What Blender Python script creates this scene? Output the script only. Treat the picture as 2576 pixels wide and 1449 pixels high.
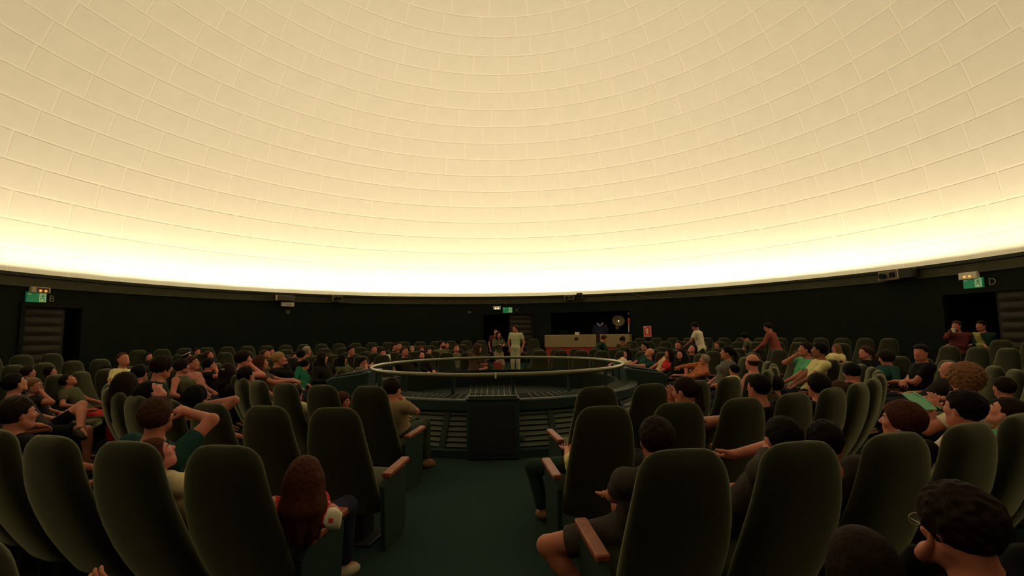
import bpy, math, random
import numpy as np
from mathutils import Matrix, Vector

random.seed(7); RNG = np.random.default_rng(7)
for o in list(bpy.data.objects): bpy.data.objects.remove(o)
SC = bpy.context.scene; COL = SC.collection
IW, IH, FPX = 2576, 1449, 1200.0
YAW, PITCH, ROLL = .0310, .0917, -.0145
CAM = np.array([0., -9.5, 1.7])

# ---------------------------------------------------------------- camera
_f = np.array([math.sin(YAW)*math.cos(PITCH), math.cos(YAW)*math.cos(PITCH), math.sin(PITCH)])
_r0 = np.array([math.cos(YAW), -math.sin(YAW), 0.]); _u0 = np.cross(_r0, _f)
CR = math.cos(ROLL)*_r0 + math.sin(ROLL)*_u0
CU = -math.sin(ROLL)*_r0 + math.cos(ROLL)*_u0
CF = _f
cam = bpy.data.cameras.new('camera'); camo = bpy.data.objects.new('camera', cam); COL.objects.link(camo)
cam.sensor_width = 36; cam.lens = FPX*36/IW; cam.clip_start = .05; cam.clip_end = 100
M = Matrix.Identity(4)
for i in range(3):
    M[i][0] = CR[i]; M[i][1] = CU[i]; M[i][2] = -CF[i]; M[i][3] = CAM[i]
camo.matrix_world = M
SC.camera = camo

# ---------------------------------------------------------------- light and exposure
W = bpy.data.worlds.new('world'); SC.world = W; W.use_nodes = True
W.node_tree.nodes['Background'].inputs[0].default_value = (0, 0, 0, 1)
SC.view_settings.view_transform = 'Standard'; SC.view_settings.look = 'None'
SC.view_settings.gamma = 1; SC.view_settings.use_curve_mapping = False
SC.view_settings.exposure = 0.0
SC.cycles.max_bounces = 8; SC.cycles.diffuse_bounces = 5; SC.cycles.use_denoising = True
SC.cycles.sample_clamp_indirect = 6
RIM_H, DOME_R, LEDGE_R, LEDGE_LO = 3.235, 11.65, 11.15, 2.915
LAMP_N, LAMP_W = 60, 108.0
la = bpy.data.lights.new('cove_lamp', 'AREA'); la.shape = 'RECTANGLE'; la.size = 1.15; la.size_y = .10
la.energy = LAMP_W; la.color = (1.0, .83, .545); la.spread = math.radians(180)
levels = []
for k in range(9):   # the cove is dimmed step by step towards the rear of the hall
    l = la.copy(); l.energy = LAMP_W*(.14+.86*(k/8)**1.25); levels.append(l)
for i in range(LAMP_N):
    a = 2*math.pi*i/LAMP_N
    lo = bpy.data.objects.new('cove_lamp', levels[round(8*(1+math.cos(a))/2)]); COL.objects.link(lo)
    rad = 11.30
    d = Vector((-math.sin(a)*.645, -math.cos(a)*.645, .764))
    lo.location = (rad*math.sin(a), rad*math.cos(a), RIM_H-.12)
    lo.rotation_euler = d.to_track_quat('-Z', 'Y').to_euler()

# ---------------------------------------------------------------- helpers
def lin(c):
    return tuple((v/255/12.92 if v/255 <= .04045 else ((v/255+.055)/1.055)**2.4) for v in c)
MATS = {}
def mat(name, c, rough=.85, metal=0, noise=0, scale=30, bump=0, emit=None, spec=.25, sheen=0):
    key = (name, c, rough)
    if key in MATS: return MATS[key]
    m = bpy.data.materials.new(name); m.use_nodes = True; nt = m.node_tree; b = nt.nodes['Principled BSDF']
    b.inputs['Base Color'].default_value = (*c, 1); b.inputs['Roughness'].default_value = rough
    b.inputs['Metallic'].default_value = metal; b.inputs['Specular IOR Level'].default_value = spec
    if sheen:
        b.inputs['Sheen Weight'].default_value = sheen; b.inputs['Sheen Roughness'].default_value = .4
        b.inputs['Sheen Tint'].default_value = (*[min(1, v*22) for v in c], 1)
    if noise or bump:
        tc = nt.nodes.new('ShaderNodeTexCoord'); n = nt.nodes.new('ShaderNodeTexNoise'); n.inputs['Scale'].default_value = scale
        n.inputs['Detail'].default_value = 4
        nt.links.new(tc.outputs['Object'], n.inputs['Vector'])
        if noise:
            r = nt.nodes.new('ShaderNodeValToRGB')
            r.color_ramp.elements[0].position = .3; r.color_ramp.elements[1].position = .7
            r.color_ramp.elements[0].color = (*[v*(1-noise) for v in c], 1)
            r.color_ramp.elements[1].color = (*[min(1, v*(1+noise)) for v in c], 1)
            nt.links.new(n.outputs['Fac'], r.inputs[0]); nt.links.new(r.outputs[0], b.inputs['Base Color'])
        if bump:
            bp = nt.nodes.new('ShaderNodeBump'); bp.inputs['Strength'].default_value = bump; bp.inputs['Distance'].default_value = .01
            nt.links.new(n.outputs['Fac'], bp.inputs['Height']); nt.links.new(bp.outputs[0], b.inputs['Normal'])
    if emit:
        b.inputs['Emission Color'].default_value = (*emit[0], 1); b.inputs['Emission Strength'].default_value = emit[1]
    MATS[key] = m
    return m
def mesh_np(name, V, Q, m=None, smooth=True, mi=None):
    me = bpy.data.meshes.new(name)
    V = np.asarray(V, np.float32); Q = np.asarray(Q, np.int32); k = Q.shape[1]
    me.vertices.add(len(V)); me.vertices.foreach_set('co', V.ravel())
    me.loops.add(Q.size); me.loops.foreach_set('vertex_index', Q.ravel())
    me.polygons.add(len(Q)); me.polygons.foreach_set('loop_start', np.arange(0, Q.size, k, dtype=np.int32))
    if mi is not None: me.polygons.foreach_set('material_index', np.asarray(mi, np.int32))
    me.polygons.foreach_set('use_smooth', np.full(len(Q), smooth))
    me.update(calc_edges=True); me.validate()
    if m is not None:
        for q in (m if isinstance(m, (list, tuple)) else [m]): me.materials.append(q)
    return me
class MB:
    """collects quads/tris into one mesh"""
    def __init__(s): s.v = []; s.f = []; s.mi = []; s.cur = 0; s.sm = {}
    def add(s, vs, fs):
        n = len(s.v); s.v += [tuple(map(float, v)) for v in vs]; s.f += [tuple(i+n for i in f) for f in fs]; s.mi += [s.cur]*len(fs); return s
    def box(s, c, d, R=None, taper=1.0):
        vs = []
        for z in (-1, 1):
            t = taper if z > 0 else 1
            for x, y in ((-1, -1), (1, -1), (1, 1), (-1, 1)):
                p = np.array([x*d[0]/2*t, y*d[1]/2*t, z*d[2]/2])
                if R is not None: p = R @ p
                vs.append(p+np.array(c))
        return s.add(vs, [(3, 2, 1, 0), (4, 5, 6, 7), (0, 1, 5, 4), (1, 2, 6, 5), (2, 3, 7, 6), (3, 0, 4, 7)])
    def rbox(s, c, d, b, R=None):
        """box with chamfered edges"""
        hx, hy, hz = d[0]/2, d[1]/2, d[2]/2; vs = []; 
        secs = [(-hz, b), (-hz+b, 0), (hz-b, 0), (hz, b)]
        for z, i in secs:
            x, y = hx-i, hy-i
            for p in ((-x, -y+b), (-x+b, -y), (x-b, -y), (x, -y+b), (x, y-b), (x-b, y), (-x+b, y), (-x, y-b)):
                q = np.array([p[0], p[1], z]); q = R @ q if R is not None else q
                vs.append(q+np.array(c))
        fs = [tuple(range(7, -1, -1)), tuple(range(24, 32))]
        for k in range(3):
            for i in range(8):
                j = (i+1) % 8; fs.append((k*8+i, k*8+j, k*8+8+j, k*8+8+i))
        return s.add(vs, fs)
    def tube(s, pts, r, n=8, closed=False):
        P = [np.array(p, float) for p in pts]; N = len(P); vs = []; fs = []
        for i in range(N):
            if closed: t = P[(i+1) % N]-P[i-1]
            else: t = P[min(i+1, N-1)]-P[max(i-1, 0)]
            t /= np.linalg.norm(t)+1e-9
            up = np.array([0, 0, 1.]) if abs(t[2]) < .95 else np.array([1., 0, 0])
            a = np.cross(t, up); a /= np.linalg.norm(a); b = np.cross(a, t)
            rr = r[i] if hasattr(r, '__len__') else r
            for k in range(n):
                an = 2*math.pi*k/n; vs.append(P[i]+rr*(math.cos(an)*a+math.sin(an)*b))
        for i in range(N if closed else N-1):
            for k in range(n):
                j = (i+1) % N; l = (k+1) % n; fs.append((i*n+k, i*n+l, j*n+l, j*n+k))
        if not closed: fs += [tuple(range(n-1, -1, -1)), tuple(range((N-1)*n, N*n))]
        return s.add(vs, fs)
    def lathe(s, prof, a0=0, a1=2*math.pi, n=96):
        """prof: (rho, z) list swept about the room axis, azimuth from +y clockwise"""
        full = abs(a1-a0-2*math.pi) < 1e-6; m = len(prof); vs = []; fs = []; cnt = n if full else n+1
        for i in range(cnt):
            a = a0+(a1-a0)*i/n
            for r, z in prof: vs.append((r*math.sin(a), r*math.cos(a), z))
        for i in range(n):
            j = (i+1) % cnt
            for k in range(m-1): fs.append((i*m+k, i*m+k+1, j*m+k+1, j*m+k))
        return s.add(vs, fs)
    def sphere(s, c, r, R=None, nu=12, nv=8):
        vs = []; fs = []; r = np.array(r if hasattr(r, '__len__') else (r, r, r))
        for j in range(1, nv):
            th = math.pi*j/nv
            for i in range(nu):
                ph = 2*math.pi*i/nu; p = np.array([math.sin(th)*math.cos(ph), math.sin(th)*math.sin(ph), math.cos(th)])*r
                vs.append((R @ p if R is not None else p)+np.array(c))
        t = len(vs); p = np.array([0, 0, r[2]]); vs.append((R @ p if R is not None else p)+np.array(c)); vs.append((R @ -p if R is not None else -p)+np.array(c))
        for j in range(nv-2):
            for i in range(nu): k = (i+1) % nu; fs.append((j*nu+i, j*nu+nu+i, j*nu+nu+k, j*nu+k))
        for i in range(nu):
            k = (i+1) % nu; fs.append((t, i, k)); fs.append((t+1, (nv-2)*nu+k, (nv-2)*nu+i))
        return s.add(vs, fs)
    def mesh(s, name, m, smooth=False):
        me = bpy.data.meshes.new(name); me.from_pydata(s.v, [], s.f); me.update()
        for q in (m if isinstance(m, (list, tuple)) else [m]): me.materials.append(q)
        me.polygons.foreach_set('material_index', s.mi)
        if smooth is True: me.polygons.foreach_set('use_smooth', [True]*len(me.polygons))
        elif smooth: me.polygons.foreach_set('use_smooth', [i % smooth[0] < smooth[1] for i in range(len(me.polygons))])
        return me
    def build(s, name, m, parent=None, smooth=False, kind=None, **kw):
        o = link(name, s.mesh(name, m, smooth), parent, kind, **kw); return o
def link(name, data, parent=None, kind=None, loc=None, rz=None, label=None, cat=None, group=None):
    o = bpy.data.objects.new(name, data); COL.objects.link(o)
    if parent is not None: o.parent = parent
    if kind: o['kind'] = kind
    if loc is not None: o.location = loc
    if rz is not None: o.rotation_euler = (0, 0, rz)
    if label: o['label'] = label
    if cat: o['category'] = cat
    if group: o['group'] = group
    return o
def thing(name, label, cat, loc=(0, 0, 0), rz=0, group=None):
    o = link(name, None, None, None, loc, rz, label, cat, group); o.empty_display_size = .1; return o

def ray(x, y):
    d = CF*FPX + CR*(x-IW/2) - CU*(y-IH/2); return d/np.linalg.norm(d)
def pix_depth(x, y, z):
    d = CF*FPX + CR*(x-IW/2) - CU*(y-IH/2); return CAM + d/FPX*z
def pix_cyl(x, y, rho, far=True):
    d = ray(x, y); a = d[0]**2+d[1]**2; b = CAM[:2] @ d[:2]; c = CAM[:2] @ CAM[:2]-rho*rho
    q = b*b-a*c
    if q < 0: return None
    t = (-b+math.sqrt(q))/a if far else (-b-math.sqrt(q))/a
    return CAM+d*t if t > 0 else None
def proj(p):
    d = np.asarray(p)-CAM; z = d @ CF
    return (IW/2+FPX*(d @ CR)/z, IH/2-FPX*(d @ CU)/z, z)
def azi(p): return math.atan2(p[0], p[1])
def face_rz(a): return math.pi-a   # +y of a local frame turned towards the room centre from azimuth a
def floor_h(rho): return .40*min(1, max(0, (rho-6.9)/4.3))
# ---------------------------------------------------------------- room shell
M_dome = mat('dome_panel_paint', (.68, .645, .565), .9, noise=.02, scale=3)
M_seam = mat('dome_seam', (.745, .705, .62), .9)
M_wall = mat('wall_felt', (.0086, .0118, .0095), .95, noise=.25, scale=40, bump=.1, spec=.1)
M_floor = mat('carpet', (.0185, .038, .033), .95, noise=.35, scale=160, bump=.3, spec=.05)
M_ledge = mat('ledge_olive', (.046, .044, .020), .7, noise=.15, scale=4)
M_lip = mat('ledge_lip', (.012, .014, .008), .6)
M_black = mat('black_paint', (.004, .004, .004), .8)

b = MB(); b.lathe([(0, 0), (6.9, 0), (11.6, .40)], n=128); b.build('floor', M_floor, kind='structure')

# dome: shell plus separate panels laid in courses with open joints
DZ = RIM_H-.035
sh = MB(); sh.lathe([((DOME_R+.0035)*math.cos(t), DZ+(DOME_R+.0035)*math.sin(t)) for t in np.linspace(0, math.pi/2-.002, 90)], n=256)
ceil = sh.build('ceiling', M_seam, smooth=True, kind='structure')
GAP = .052; cand = []; rest = MB(); DLAT = math.radians(3.29)
row_mesh = {}
def panel_geo(t0, t1, w):
    g = GAP/2/DOME_R; vs = []; fs = []; nu, nv = 4, 2
    for k, R in enumerate((DOME_R, DOME_R+.003)):
        for j in range(nv+1):
            t = t0+g+(t1-t0-2*g)*j/nv
            hw = w/2-g/max(.05, math.cos(t))
            for i in range(nu+1):
                a = -hw+2*hw*i/nu; vs.append((R*math.cos(t)*math.sin(a), R*math.cos(t)*math.cos(a), DZ+R*math.sin(t)))
    n = (nu+1)*(nv+1); vs = vs+vs[:n]; I = lambda i, j, k: k*n+j*(nu+1)+i
    for j in range(nv):
        for i in range(nu): fs.append((I(i, j, 2), I(i, j+1, 2), I(i+1, j+1, 2), I(i+1, j, 2)))
    for i in range(nu):
        fs.append((I(i, 0, 0), I(i+1, 0, 0), I(i+1, 0, 1), I(i, 0, 1))); fs.append((I(i, nv, 0), I(i, nv, 1), I(i+1, nv, 1), I(i+1, nv, 0)))
    for j in range(nv):
        fs.append((I(0, j, 0), I(0, j, 1), I(0, j+1, 1), I(0, j+1, 0))); fs.append((I(nu, j, 0), I(nu, j+1, 0), I(nu, j+1, 1), I(nu, j, 1)))
    return vs, fs
for i in range(26):
    t0, t1 = i*DLAT, (i+1)*DLAT; tm = (t0+t1)/2
    n = max(6, round(2*math.pi*DOME_R*math.cos(tm)/1.30)); w = 2*math.pi/n
    geo = panel_geo(t0, t1, w); off = (.5 if i % 2 else 0)+.13*math.sin(i*2.1)
    for k in range(n):
        a = (k+off)*w
        c = np.array([DOME_R*math.cos(tm)*math.sin(a), DOME_R*math.cos(tm)*math.cos(a), DZ+DOME_R*math.sin(tm)])
        d = c-CAM; z = d @ CF; area = 0
        if z > .5:
            x, y, _ = proj(c)
            if -60 < x < IW+60 and -40 < y < 760:
                nrm = np.array([c[0], c[1], c[2]-DZ])/DOME_R; L = np.linalg.norm(d); area = abs(nrm @ d)/L**3
        cand.append((area, i, a, geo))
cand.sort(key=lambda q: -q[0])
for q, (area, i, a, geo) in enumerate(cand):
    if q < 300 and area > 0:
        if i not in row_mesh:
            mb = MB(); mb.add(*geo); row_mesh[i] = mb.mesh('panel', M_dome, (20, 8))
        p = link('panel', row_mesh[i], ceil); p.rotation_euler = (0, 0, -a)
    else:
        ca, sa = math.cos(-a), math.sin(-a)
        rest.add([(v[0]*ca-v[1]*sa, v[0]*sa+v[1]*ca, v[2]) for v in geo[0]], geo[1])
rest.build('panel', M_dome, ceil, smooth=(20, 8), kind='stuff')

# ledge (cove) around the dome foot
b = MB(); b.lathe([(LEDGE_R+.07, LEDGE_LO), (LEDGE_R+.01, LEDGE_LO), (LEDGE_R+.01, LEDGE_LO+.02), (LEDGE_R+.03, LEDGE_LO+.03), (LEDGE_R+.03, RIM_H-.09)], n=160)
b.build('trim_1', M_ledge, kind='structure')
b = MB(); b.lathe([(LEDGE_R+.03, RIM_H-.09), (LEDGE_R-.02, RIM_H-.08), (LEDGE_R-.02, RIM_H), (LEDGE_R+.05, RIM_H), (LEDGE_R+.05, LEDGE_LO+.05), (DOME_R+.1, LEDGE_LO+.05), (DOME_R+.1, RIM_H)], n=160)
b.build('trim_2', M_lip, kind='structure')

# wall with openings
WR = LEDGE_R+.05
def wall_pt(x, y, rho=WR): return pix_cyl(x, y, rho)
def az_x(x, y=840): return azi(wall_pt(x, y))
AZ = dict(A0=az_x(1213), A1=az_x(1343), K0=az_x(1386), K1=az_x(1586), B0=az_x(50), B1=az_x(205), D0=az_x(2378), D1=az_x(2600))
TOP_A = wall_pt(1280, 788)[2]; TOP_K = wall_pt(1490, 784)[2]; BOT_K = wall_pt(1490, 846)[2]
TOP_B = wall_pt(120, 768)[2]; TOP_D = wall_pt(2440, 733)[2]
print('heights', TOP_A, TOP_K, BOT_K, TOP_B, TOP_D, AZ)
def wall_piece(mb, a0, a1, z0, z1):
    n = max(1, int(abs(a1-a0)/.04))
    mb.lathe([(WR, z0), (WR, z1), (WR+.25, z1), (WR+.25, z0), (WR, z0)], a0, a1, n)
    for a in (a0, a1):
        c, s = math.cos(a), math.sin(a); mb.add([(r*s, r*c, z) for r, z in ((WR, z0), (WR, z1), (WR+.25, z1), (WR+.25, z0))], [(0, 1, 2, 3)])
holes = [(AZ['B0'], AZ['B1'], 0, TOP_B), (AZ['A0'], AZ['A1'], 0, TOP_A), (AZ['K0'], AZ['K1'], BOT_K, TOP_K), (AZ['D0'], AZ['D1'], 0, TOP_D)]
for nm, lo, hi in (('wall_left', -math.pi*.75, -math.pi/4), ('wall_front', -math.pi/4, math.pi/4), ('wall_right', math.pi/4, math.pi*.75), ('wall_back', math.pi*.75, math.pi*1.25)):
    mb = MB(); cur = lo
    for a0, a1, z0, z1 in holes:
        if lo < a0 and a1 < hi:
            wall_piece(mb, cur, a0, 0, LEDGE_LO+.06)
            wall_piece(mb, a0, a1, z1, LEDGE_LO+.06)
            if z0 > 0: wall_piece(mb, a0, a1, 0, z0)
            cur = a1
    wall_piece(mb, cur, hi, 0, LEDGE_LO+.06)
    mb.build(nm, M_wall, kind='structure')

# vestibules behind the doors and the control booth recess
def recess(name, a0, a1, z0, z1, depth):
    mb = MB(); am = (a0+a1)/2; P = lambda r, a, z: (r*math.sin(a), r*math.cos(a), z); n = 4
    r0, r1 = WR+.2, WR+depth
    mb.lathe([(r0, z0), (r1, z0), (r1, z1), (r0, z1)], a0-.012, a1+.012, n)
    for a in (a0-.012, a1+.012): mb.add([P(r0, a, z0), P(r1, a, z0), P(r1, a, z1), P(r0, a, z1)], [(0, 1, 2, 3)])
    return mb.build(name, M_black, kind='structure')
recess('wall_vestibule', AZ['A0'], AZ['A1'], .3, TOP_A+.1, 2.2)
recess('wall_lobby', AZ['D0'], AZ['D1'], .3, TOP_D+.1, 1.6)
recess('wall_passage', AZ['B0'], AZ['B1'], .3, TOP_B+.1, .6)
recess('wall_booth', AZ['K0'], AZ['K1'], BOT_K-.3, TOP_K+.1, 2.0)

# padded door leaves: slab plus tufted pads, one per course
M_pad = mat('door_pad_leather', (.024, .019, .012), .65, noise=.2, scale=25, bump=.25)
M_slab = mat('door_slab', (.010, .008, .006), .7)
def door_leaf(name, a0, a1, z1, rho, rows=8):
    am = (a0+a1)/2; wd = 2*rho*math.sin(abs(a1-a0)/2); z0 = .40
    root = MB().box((0, 0, (z0+z1)/2), (wd, .05, z1-z0)).build(name, M_slab, kind='structure', loc=(rho*math.sin(am), rho*math.cos(am), 0), rz=face_rz(am))
    hh = (z1-z0-.08)/rows
    vs = []; fs = []; nx, nz = 6, 3; w2, h2 = wd/2-.05, hh/2-.012
    for j in range(nz+1):
        for i in range(nx+1):
            u, v = -1+2*i/nx, -1+2*j/nz; e = (1-u**6)*(1-v*v) if abs(v) < 1 else 0
            vs.append((u*w2, .026+.045*max(0, e)**.5, v*h2))
    for j in range(nz):
        for i in range(nx): fs.append((j*(nx+1)+i, j*(nx+1)+i+1, (j+1)*(nx+1)+i+1, (j+1)*(nx+1)+i))
    pm = MB().add(vs, fs).mesh('pad', M_pad, True)
    for k in range(rows): link('pad', pm, root, loc=(0, 0, z0+.04+hh*(k+.5)))
    return root
door_leaf('door_1', az_x(60), az_x(166), TOP_B-.03, WR+.10, 9)
door_leaf('door_2', az_x(1281), az_x(1341), TOP_A-.03, WR+.10, 9)
door_leaf('door_3', az_x(2512), az_x(2599), TOP_D-.03, WR+.06, 9)
# door frames
def frame(name, a0, a1, z1):
    mb = MB()
    for a in (a0, a1):
        mb.box((WR*math.sin(a), WR*math.cos(a), (z1+.3)/2+.05), (.09, .09, z1-.3), np.array(Matrix.Rotation(-a, 3, 'Z')))
    mb.lathe([(WR-.045, z1-.05), (WR-.045, z1+.05), (WR+.045, z1+.05), (WR+.045, z1-.05), (WR-.045, z1-.05)], a0, a1, 6)
    mb.build(name, mat('frame_dark', (.007, .0085, .006), .8, spec=.1), kind='structure')
frame('trim_3', AZ['A0'], AZ['A1'], TOP_A); frame('trim_4', AZ['B0'], AZ['B1'], TOP_B); frame('trim_5', AZ['D0'], AZ['D1'], TOP_D)
# ---------------------------------------------------------------- theatre seats
M_seat = mat('seat_fabric', (.0190, .0195, .0118), .95, noise=.25, scale=220, bump=.15, spec=.05, sheen=1.0)
M_wood = mat('armrest_wood', (.25, .068, .030), .38, noise=.25, scale=18)
M_panel = mat('seat_panel', (.010, .026, .020), .7)
M_steel = mat('seat_steel', (.012, .014, .012), .5)
def ring_stack(rings, cap0=True, cap1=True):
    n = len(rings[0]); vs = [p for r in rings for p in r]; fs = []
    for k in range(len(rings)-1):
        for i in range(n): j = (i+1) % n; fs.append((k*n+i, k*n+j, k*n+n+j, k*n+n+i))
    if cap0: fs.append(tuple(range(n-1, -1, -1)))
    if cap1: fs.append(tuple(range((len(rings)-1)*n, len(rings)*n)))
    return vs, fs
def sup(w, d, e, n=28):
    out = []
    for k in range(n):
        t = 2*math.pi*k/n; c, s = math.cos(t), math.sin(t)
        out.append((w*math.copysign(abs(c)**(2/e), c), d*math.copysign(abs(s)**(2/e), s)))
    return out
def backrest_mesh():
    B, T = np.array([0, .05, .27]), np.array([0, -.335, 1.12]); L = np.linalg.norm(T-B); ax = (T-B)/L; fr = np.cross(ax, [1, 0, 0])*1.0
    if fr[1] < 0: fr = -fr
    rings = []
    for v in [0, .03, .08, .2, .35, .5, .62, .72, .80, .86, .89, .915, .94, .96, .978, .99, 1.0]:
        w = np.interp(v, [0, .03, .3, .55, .75, .88, 1], [.225, .248, .264, .260, .238, .215, .20])
        d = np.interp(v, [0, .03, .3, .7, 1], [.045, .064, .078, .076, .072])
        t = max(0, (v-.86)/.14)
        w -= .10*(1-math.sqrt(max(0, 1-t*t))); t2 = max(0, (v-.89)/.11); d *= max(.18, math.sqrt(max(0, 1-t2*t2)))
        if v < .03: w -= .02
        cur = .05*max(0, (v-.6)/.4)**2 - .03*math.sin(math.pi*min(1, v/.9))
        c = B+ax*v*L+fr*cur
        rings.append([c+np.array([x, 0, 0])+fr*y for x, y in sup(w, d, 2.5)])
    return MB().add(*ring_stack(rings)).mesh('backrest', M_seat, True)
def cushion_mesh():
    rings = []
    for y, q in ((-.03, .8), (0, .97), (.05, 1), (.2, 1), (.38, 1), (.45, .95), (.49, .8), (.505, .5)):
        rings.append([(x, y, .405+z+.03*(y/.5)) for x, z in sup(.235*(.9+.1*q), .075*q, 4)])
    return MB().add(*ring_stack(rings)).mesh('seat_cushion', M_seat, True)
def arm_mesh():
    R = np.array(Matrix.Rotation(math.radians(5), 3, 'X')); return MB().rbox((0, .20, .585), (.075, .40, .04), .008, R).mesh('armrest', M_wood)
def panel_mesh():
    mb = MB(); mb.add(*ring_stack([[(x, y, z) for y, z in ((-.03, .0), (.30, .0), (.34, .06), (.38, .55), (.02, .565), (-.06, .5))] for x in (-.018, .018)])); return mb.mesh('side_panel', M_panel)
def post_mesh(): return MB().rbox((0, .16, .29), (.035, .12, .55), .008).mesh('armrest_post', M_steel)
def ped_mesh():
    mb = MB(); mb.rbox((0, .18, .175), (.12, .22, .33), .015); mb.rbox((0, .18, .012), (.30, .34, .024), .008); mb.box((0, .12, .325), (.44, .05, .04)); return mb.mesh('pedestal', M_steel)
SM = dict(b=backrest_mesh(), c=cushion_mesh(), a=arm_mesh(), p=panel_mesh(), o=post_mesh(), d=ped_mesh())
PITCH_S = .585
ROWS = ['C', 'B', 'A', 'Z', 'Y']
RHO = dict(L=dict(C=4.24, B=5.60, A=6.82, Z=8.12, Y=9.42), R=dict(C=4.51, B=5.70, A=7.08, Z=8.60, Y=9.70))
LAT = dict(L=dict(C=1.38, B=1.26, A=1.41, Z=1.35, Y=1.35), R=dict(C=.99, B=.78, A=.83, Z=.95, Y=.95))
_o1 = 'first second third fourth fifth sixth seventh eighth ninth tenth eleventh twelfth thirteenth fourteenth fifteenth sixteenth seventeenth eighteenth nineteenth twentieth'.split()
ORD = _o1+['twenty-'+w for w in _o1[:9]]+['thirtieth']+['thirty-'+w for w in _o1[:9]]
SEATS = []
# quarters between the four aisles: (name, azimuth of the aisle the count starts at, direction, span)
QUART = [('left of the near aisle', math.pi, 1, 1.80, 'L'), ('right of the near aisle', math.pi, -1, 1.67, 'R'), ('right of the far aisle', .04, 1, 1.43, 'R'), ('left of the far aisle', .04, -1, 1.38, 'L')]
for qn, a0, sg, span, key in QUART:
    for ri, row in enumerate(ROWS):
        rr = RHO[key][row]; k = 0; lat = LAT[key][row] if 'near' in qn else 1.05
        a = math.asin(lat/(rr+.3))
        while a < span-(.80 if row in 'AZY' else .30)/rr:
            az = a0+sg*a
            if not (row in 'AZY' and .15 < az < .53): SEATS.append(dict(q=qn, row=row, ri=ri, k=k, a=az, rho=rr, pos=np.array([rr*math.sin(az), rr*math.cos(az), floor_h(rr)]), occ=None, end=(k == 0)))
            k += 1; a += PITCH_S/rr
        SEATS[-1]['end2'] = True
def seat_local(st, p):
    th = face_rz(st['a']); c, s = math.cos(-th), math.sin(-th); d = np.asarray(p)-st['pos']
    return np.array([c*d[0]-s*d[1], s*d[0]+c*d[1], d[2]])
def build_seat(st):
    n = 'near' in st['q']; side = 'left' if 'left' in st['q'] else 'right'
    lab = 'green high-backed theatre seat %s of %s aisle, %s row from ring, %s from aisle' % (side, 'near' if n else 'far', ORD[st['ri']], ORD[st['k']])
    r = thing('theatre_seat', lab, 'seat', st['pos'], face_rz(st['a']), 'green theatre seats around the ring')
    link('backrest', SM['b'], r); link('seat_cushion', SM['c'], r); link('pedestal', SM['d'], r)
    # local +x is towards higher k or lower depending on the quarter
    out = -1 if (st['q'].startswith('left of the near') or st['q'].startswith('right of the far')) else 1
    far_x = .2925*out*-1
    for x, is_end in ((.2925*out*1.0, st.get('end2', False)), (far_x, st['end'])):
        if is_end:
            link('armrest', SM['a'], r, loc=(x, 0, 0)); link('side_panel', SM['p'], r, loc=(x, 0, 0))
        elif x == .2925*out*1.0:
            link('armrest', SM['a'], r, loc=(x, 0, 0)); link('armrest_post', SM['o'], r, loc=(x, 0, 0))
def seat_in_view(st):
    ok = False
    for dz in (.3, 1.1):
        d = st['pos']+np.array([0, 0, dz])-CAM; z = d @ CF
        if z < .25: continue
        x, y, _ = proj(st['pos']+np.array([0, 0, dz])); mx = 330*1.0/max(z, .4)
        if -mx < x < IW+mx and y < IH+200/max(z, .5): ok = True
    return ok
# ---------------------------------------------------------------- projector pit in the middle of the room
M_drum = mat('pit_green_paint', (.010, .028, .022), .6, noise=.15, scale=6)
M_slat = mat('louver_slat', (.075, .090, .058), .5)
M_stile = mat('louver_frame', (.008, .020, .015), .6)
M_dark = mat('pit_dark_felt', (.004, .008, .006), .95)
M_rail = mat('rail_painted_steel', (.125, .125, .065), .28, metal=.35, spec=.5)
M_rod = mat('rod_steel', (.09, .105, .07), .4, metal=.3)
pit = thing('projector_pit', 'round dark green louvered pit enclosure in the middle of the hall', 'enclosure')
RB, RT = 2.86, 2.60
MB().lathe([(RB+.03, 0), (RB+.03, .10), (RB-.02, .115), (RB-.10, .115), (RB-.10, 0)], n=96).build('plinth', M_drum, pit)
MB().lathe([(RT+.02, .58), (RT+.045, .60), (RT+.045, .73), (RT+.02, .745), (RT-.10, .745), (RT-.10, .58), (RT+.02, .58)], n=96).build('fascia', M_drum, pit)
MB().lathe([(RT-.09, .74), (2.30, .79), (2.30, .72)], n=96).build('counter', M_dark, pit)
MB().lathe([(2.31, .70), (2.31, .785), (2.25, .785), (2.25, .40)], n=96).build('inner_wall', M_dark, pit)
MB().lathe([(2.27, .41), (.6, .41), (0, .41)], n=64).build('pit_floor', M_dark, pit)
MB().lathe([(RB-.14, .10), (RT-.09, .60)], n=96).build('back_panel', M_dark, pit)
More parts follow.
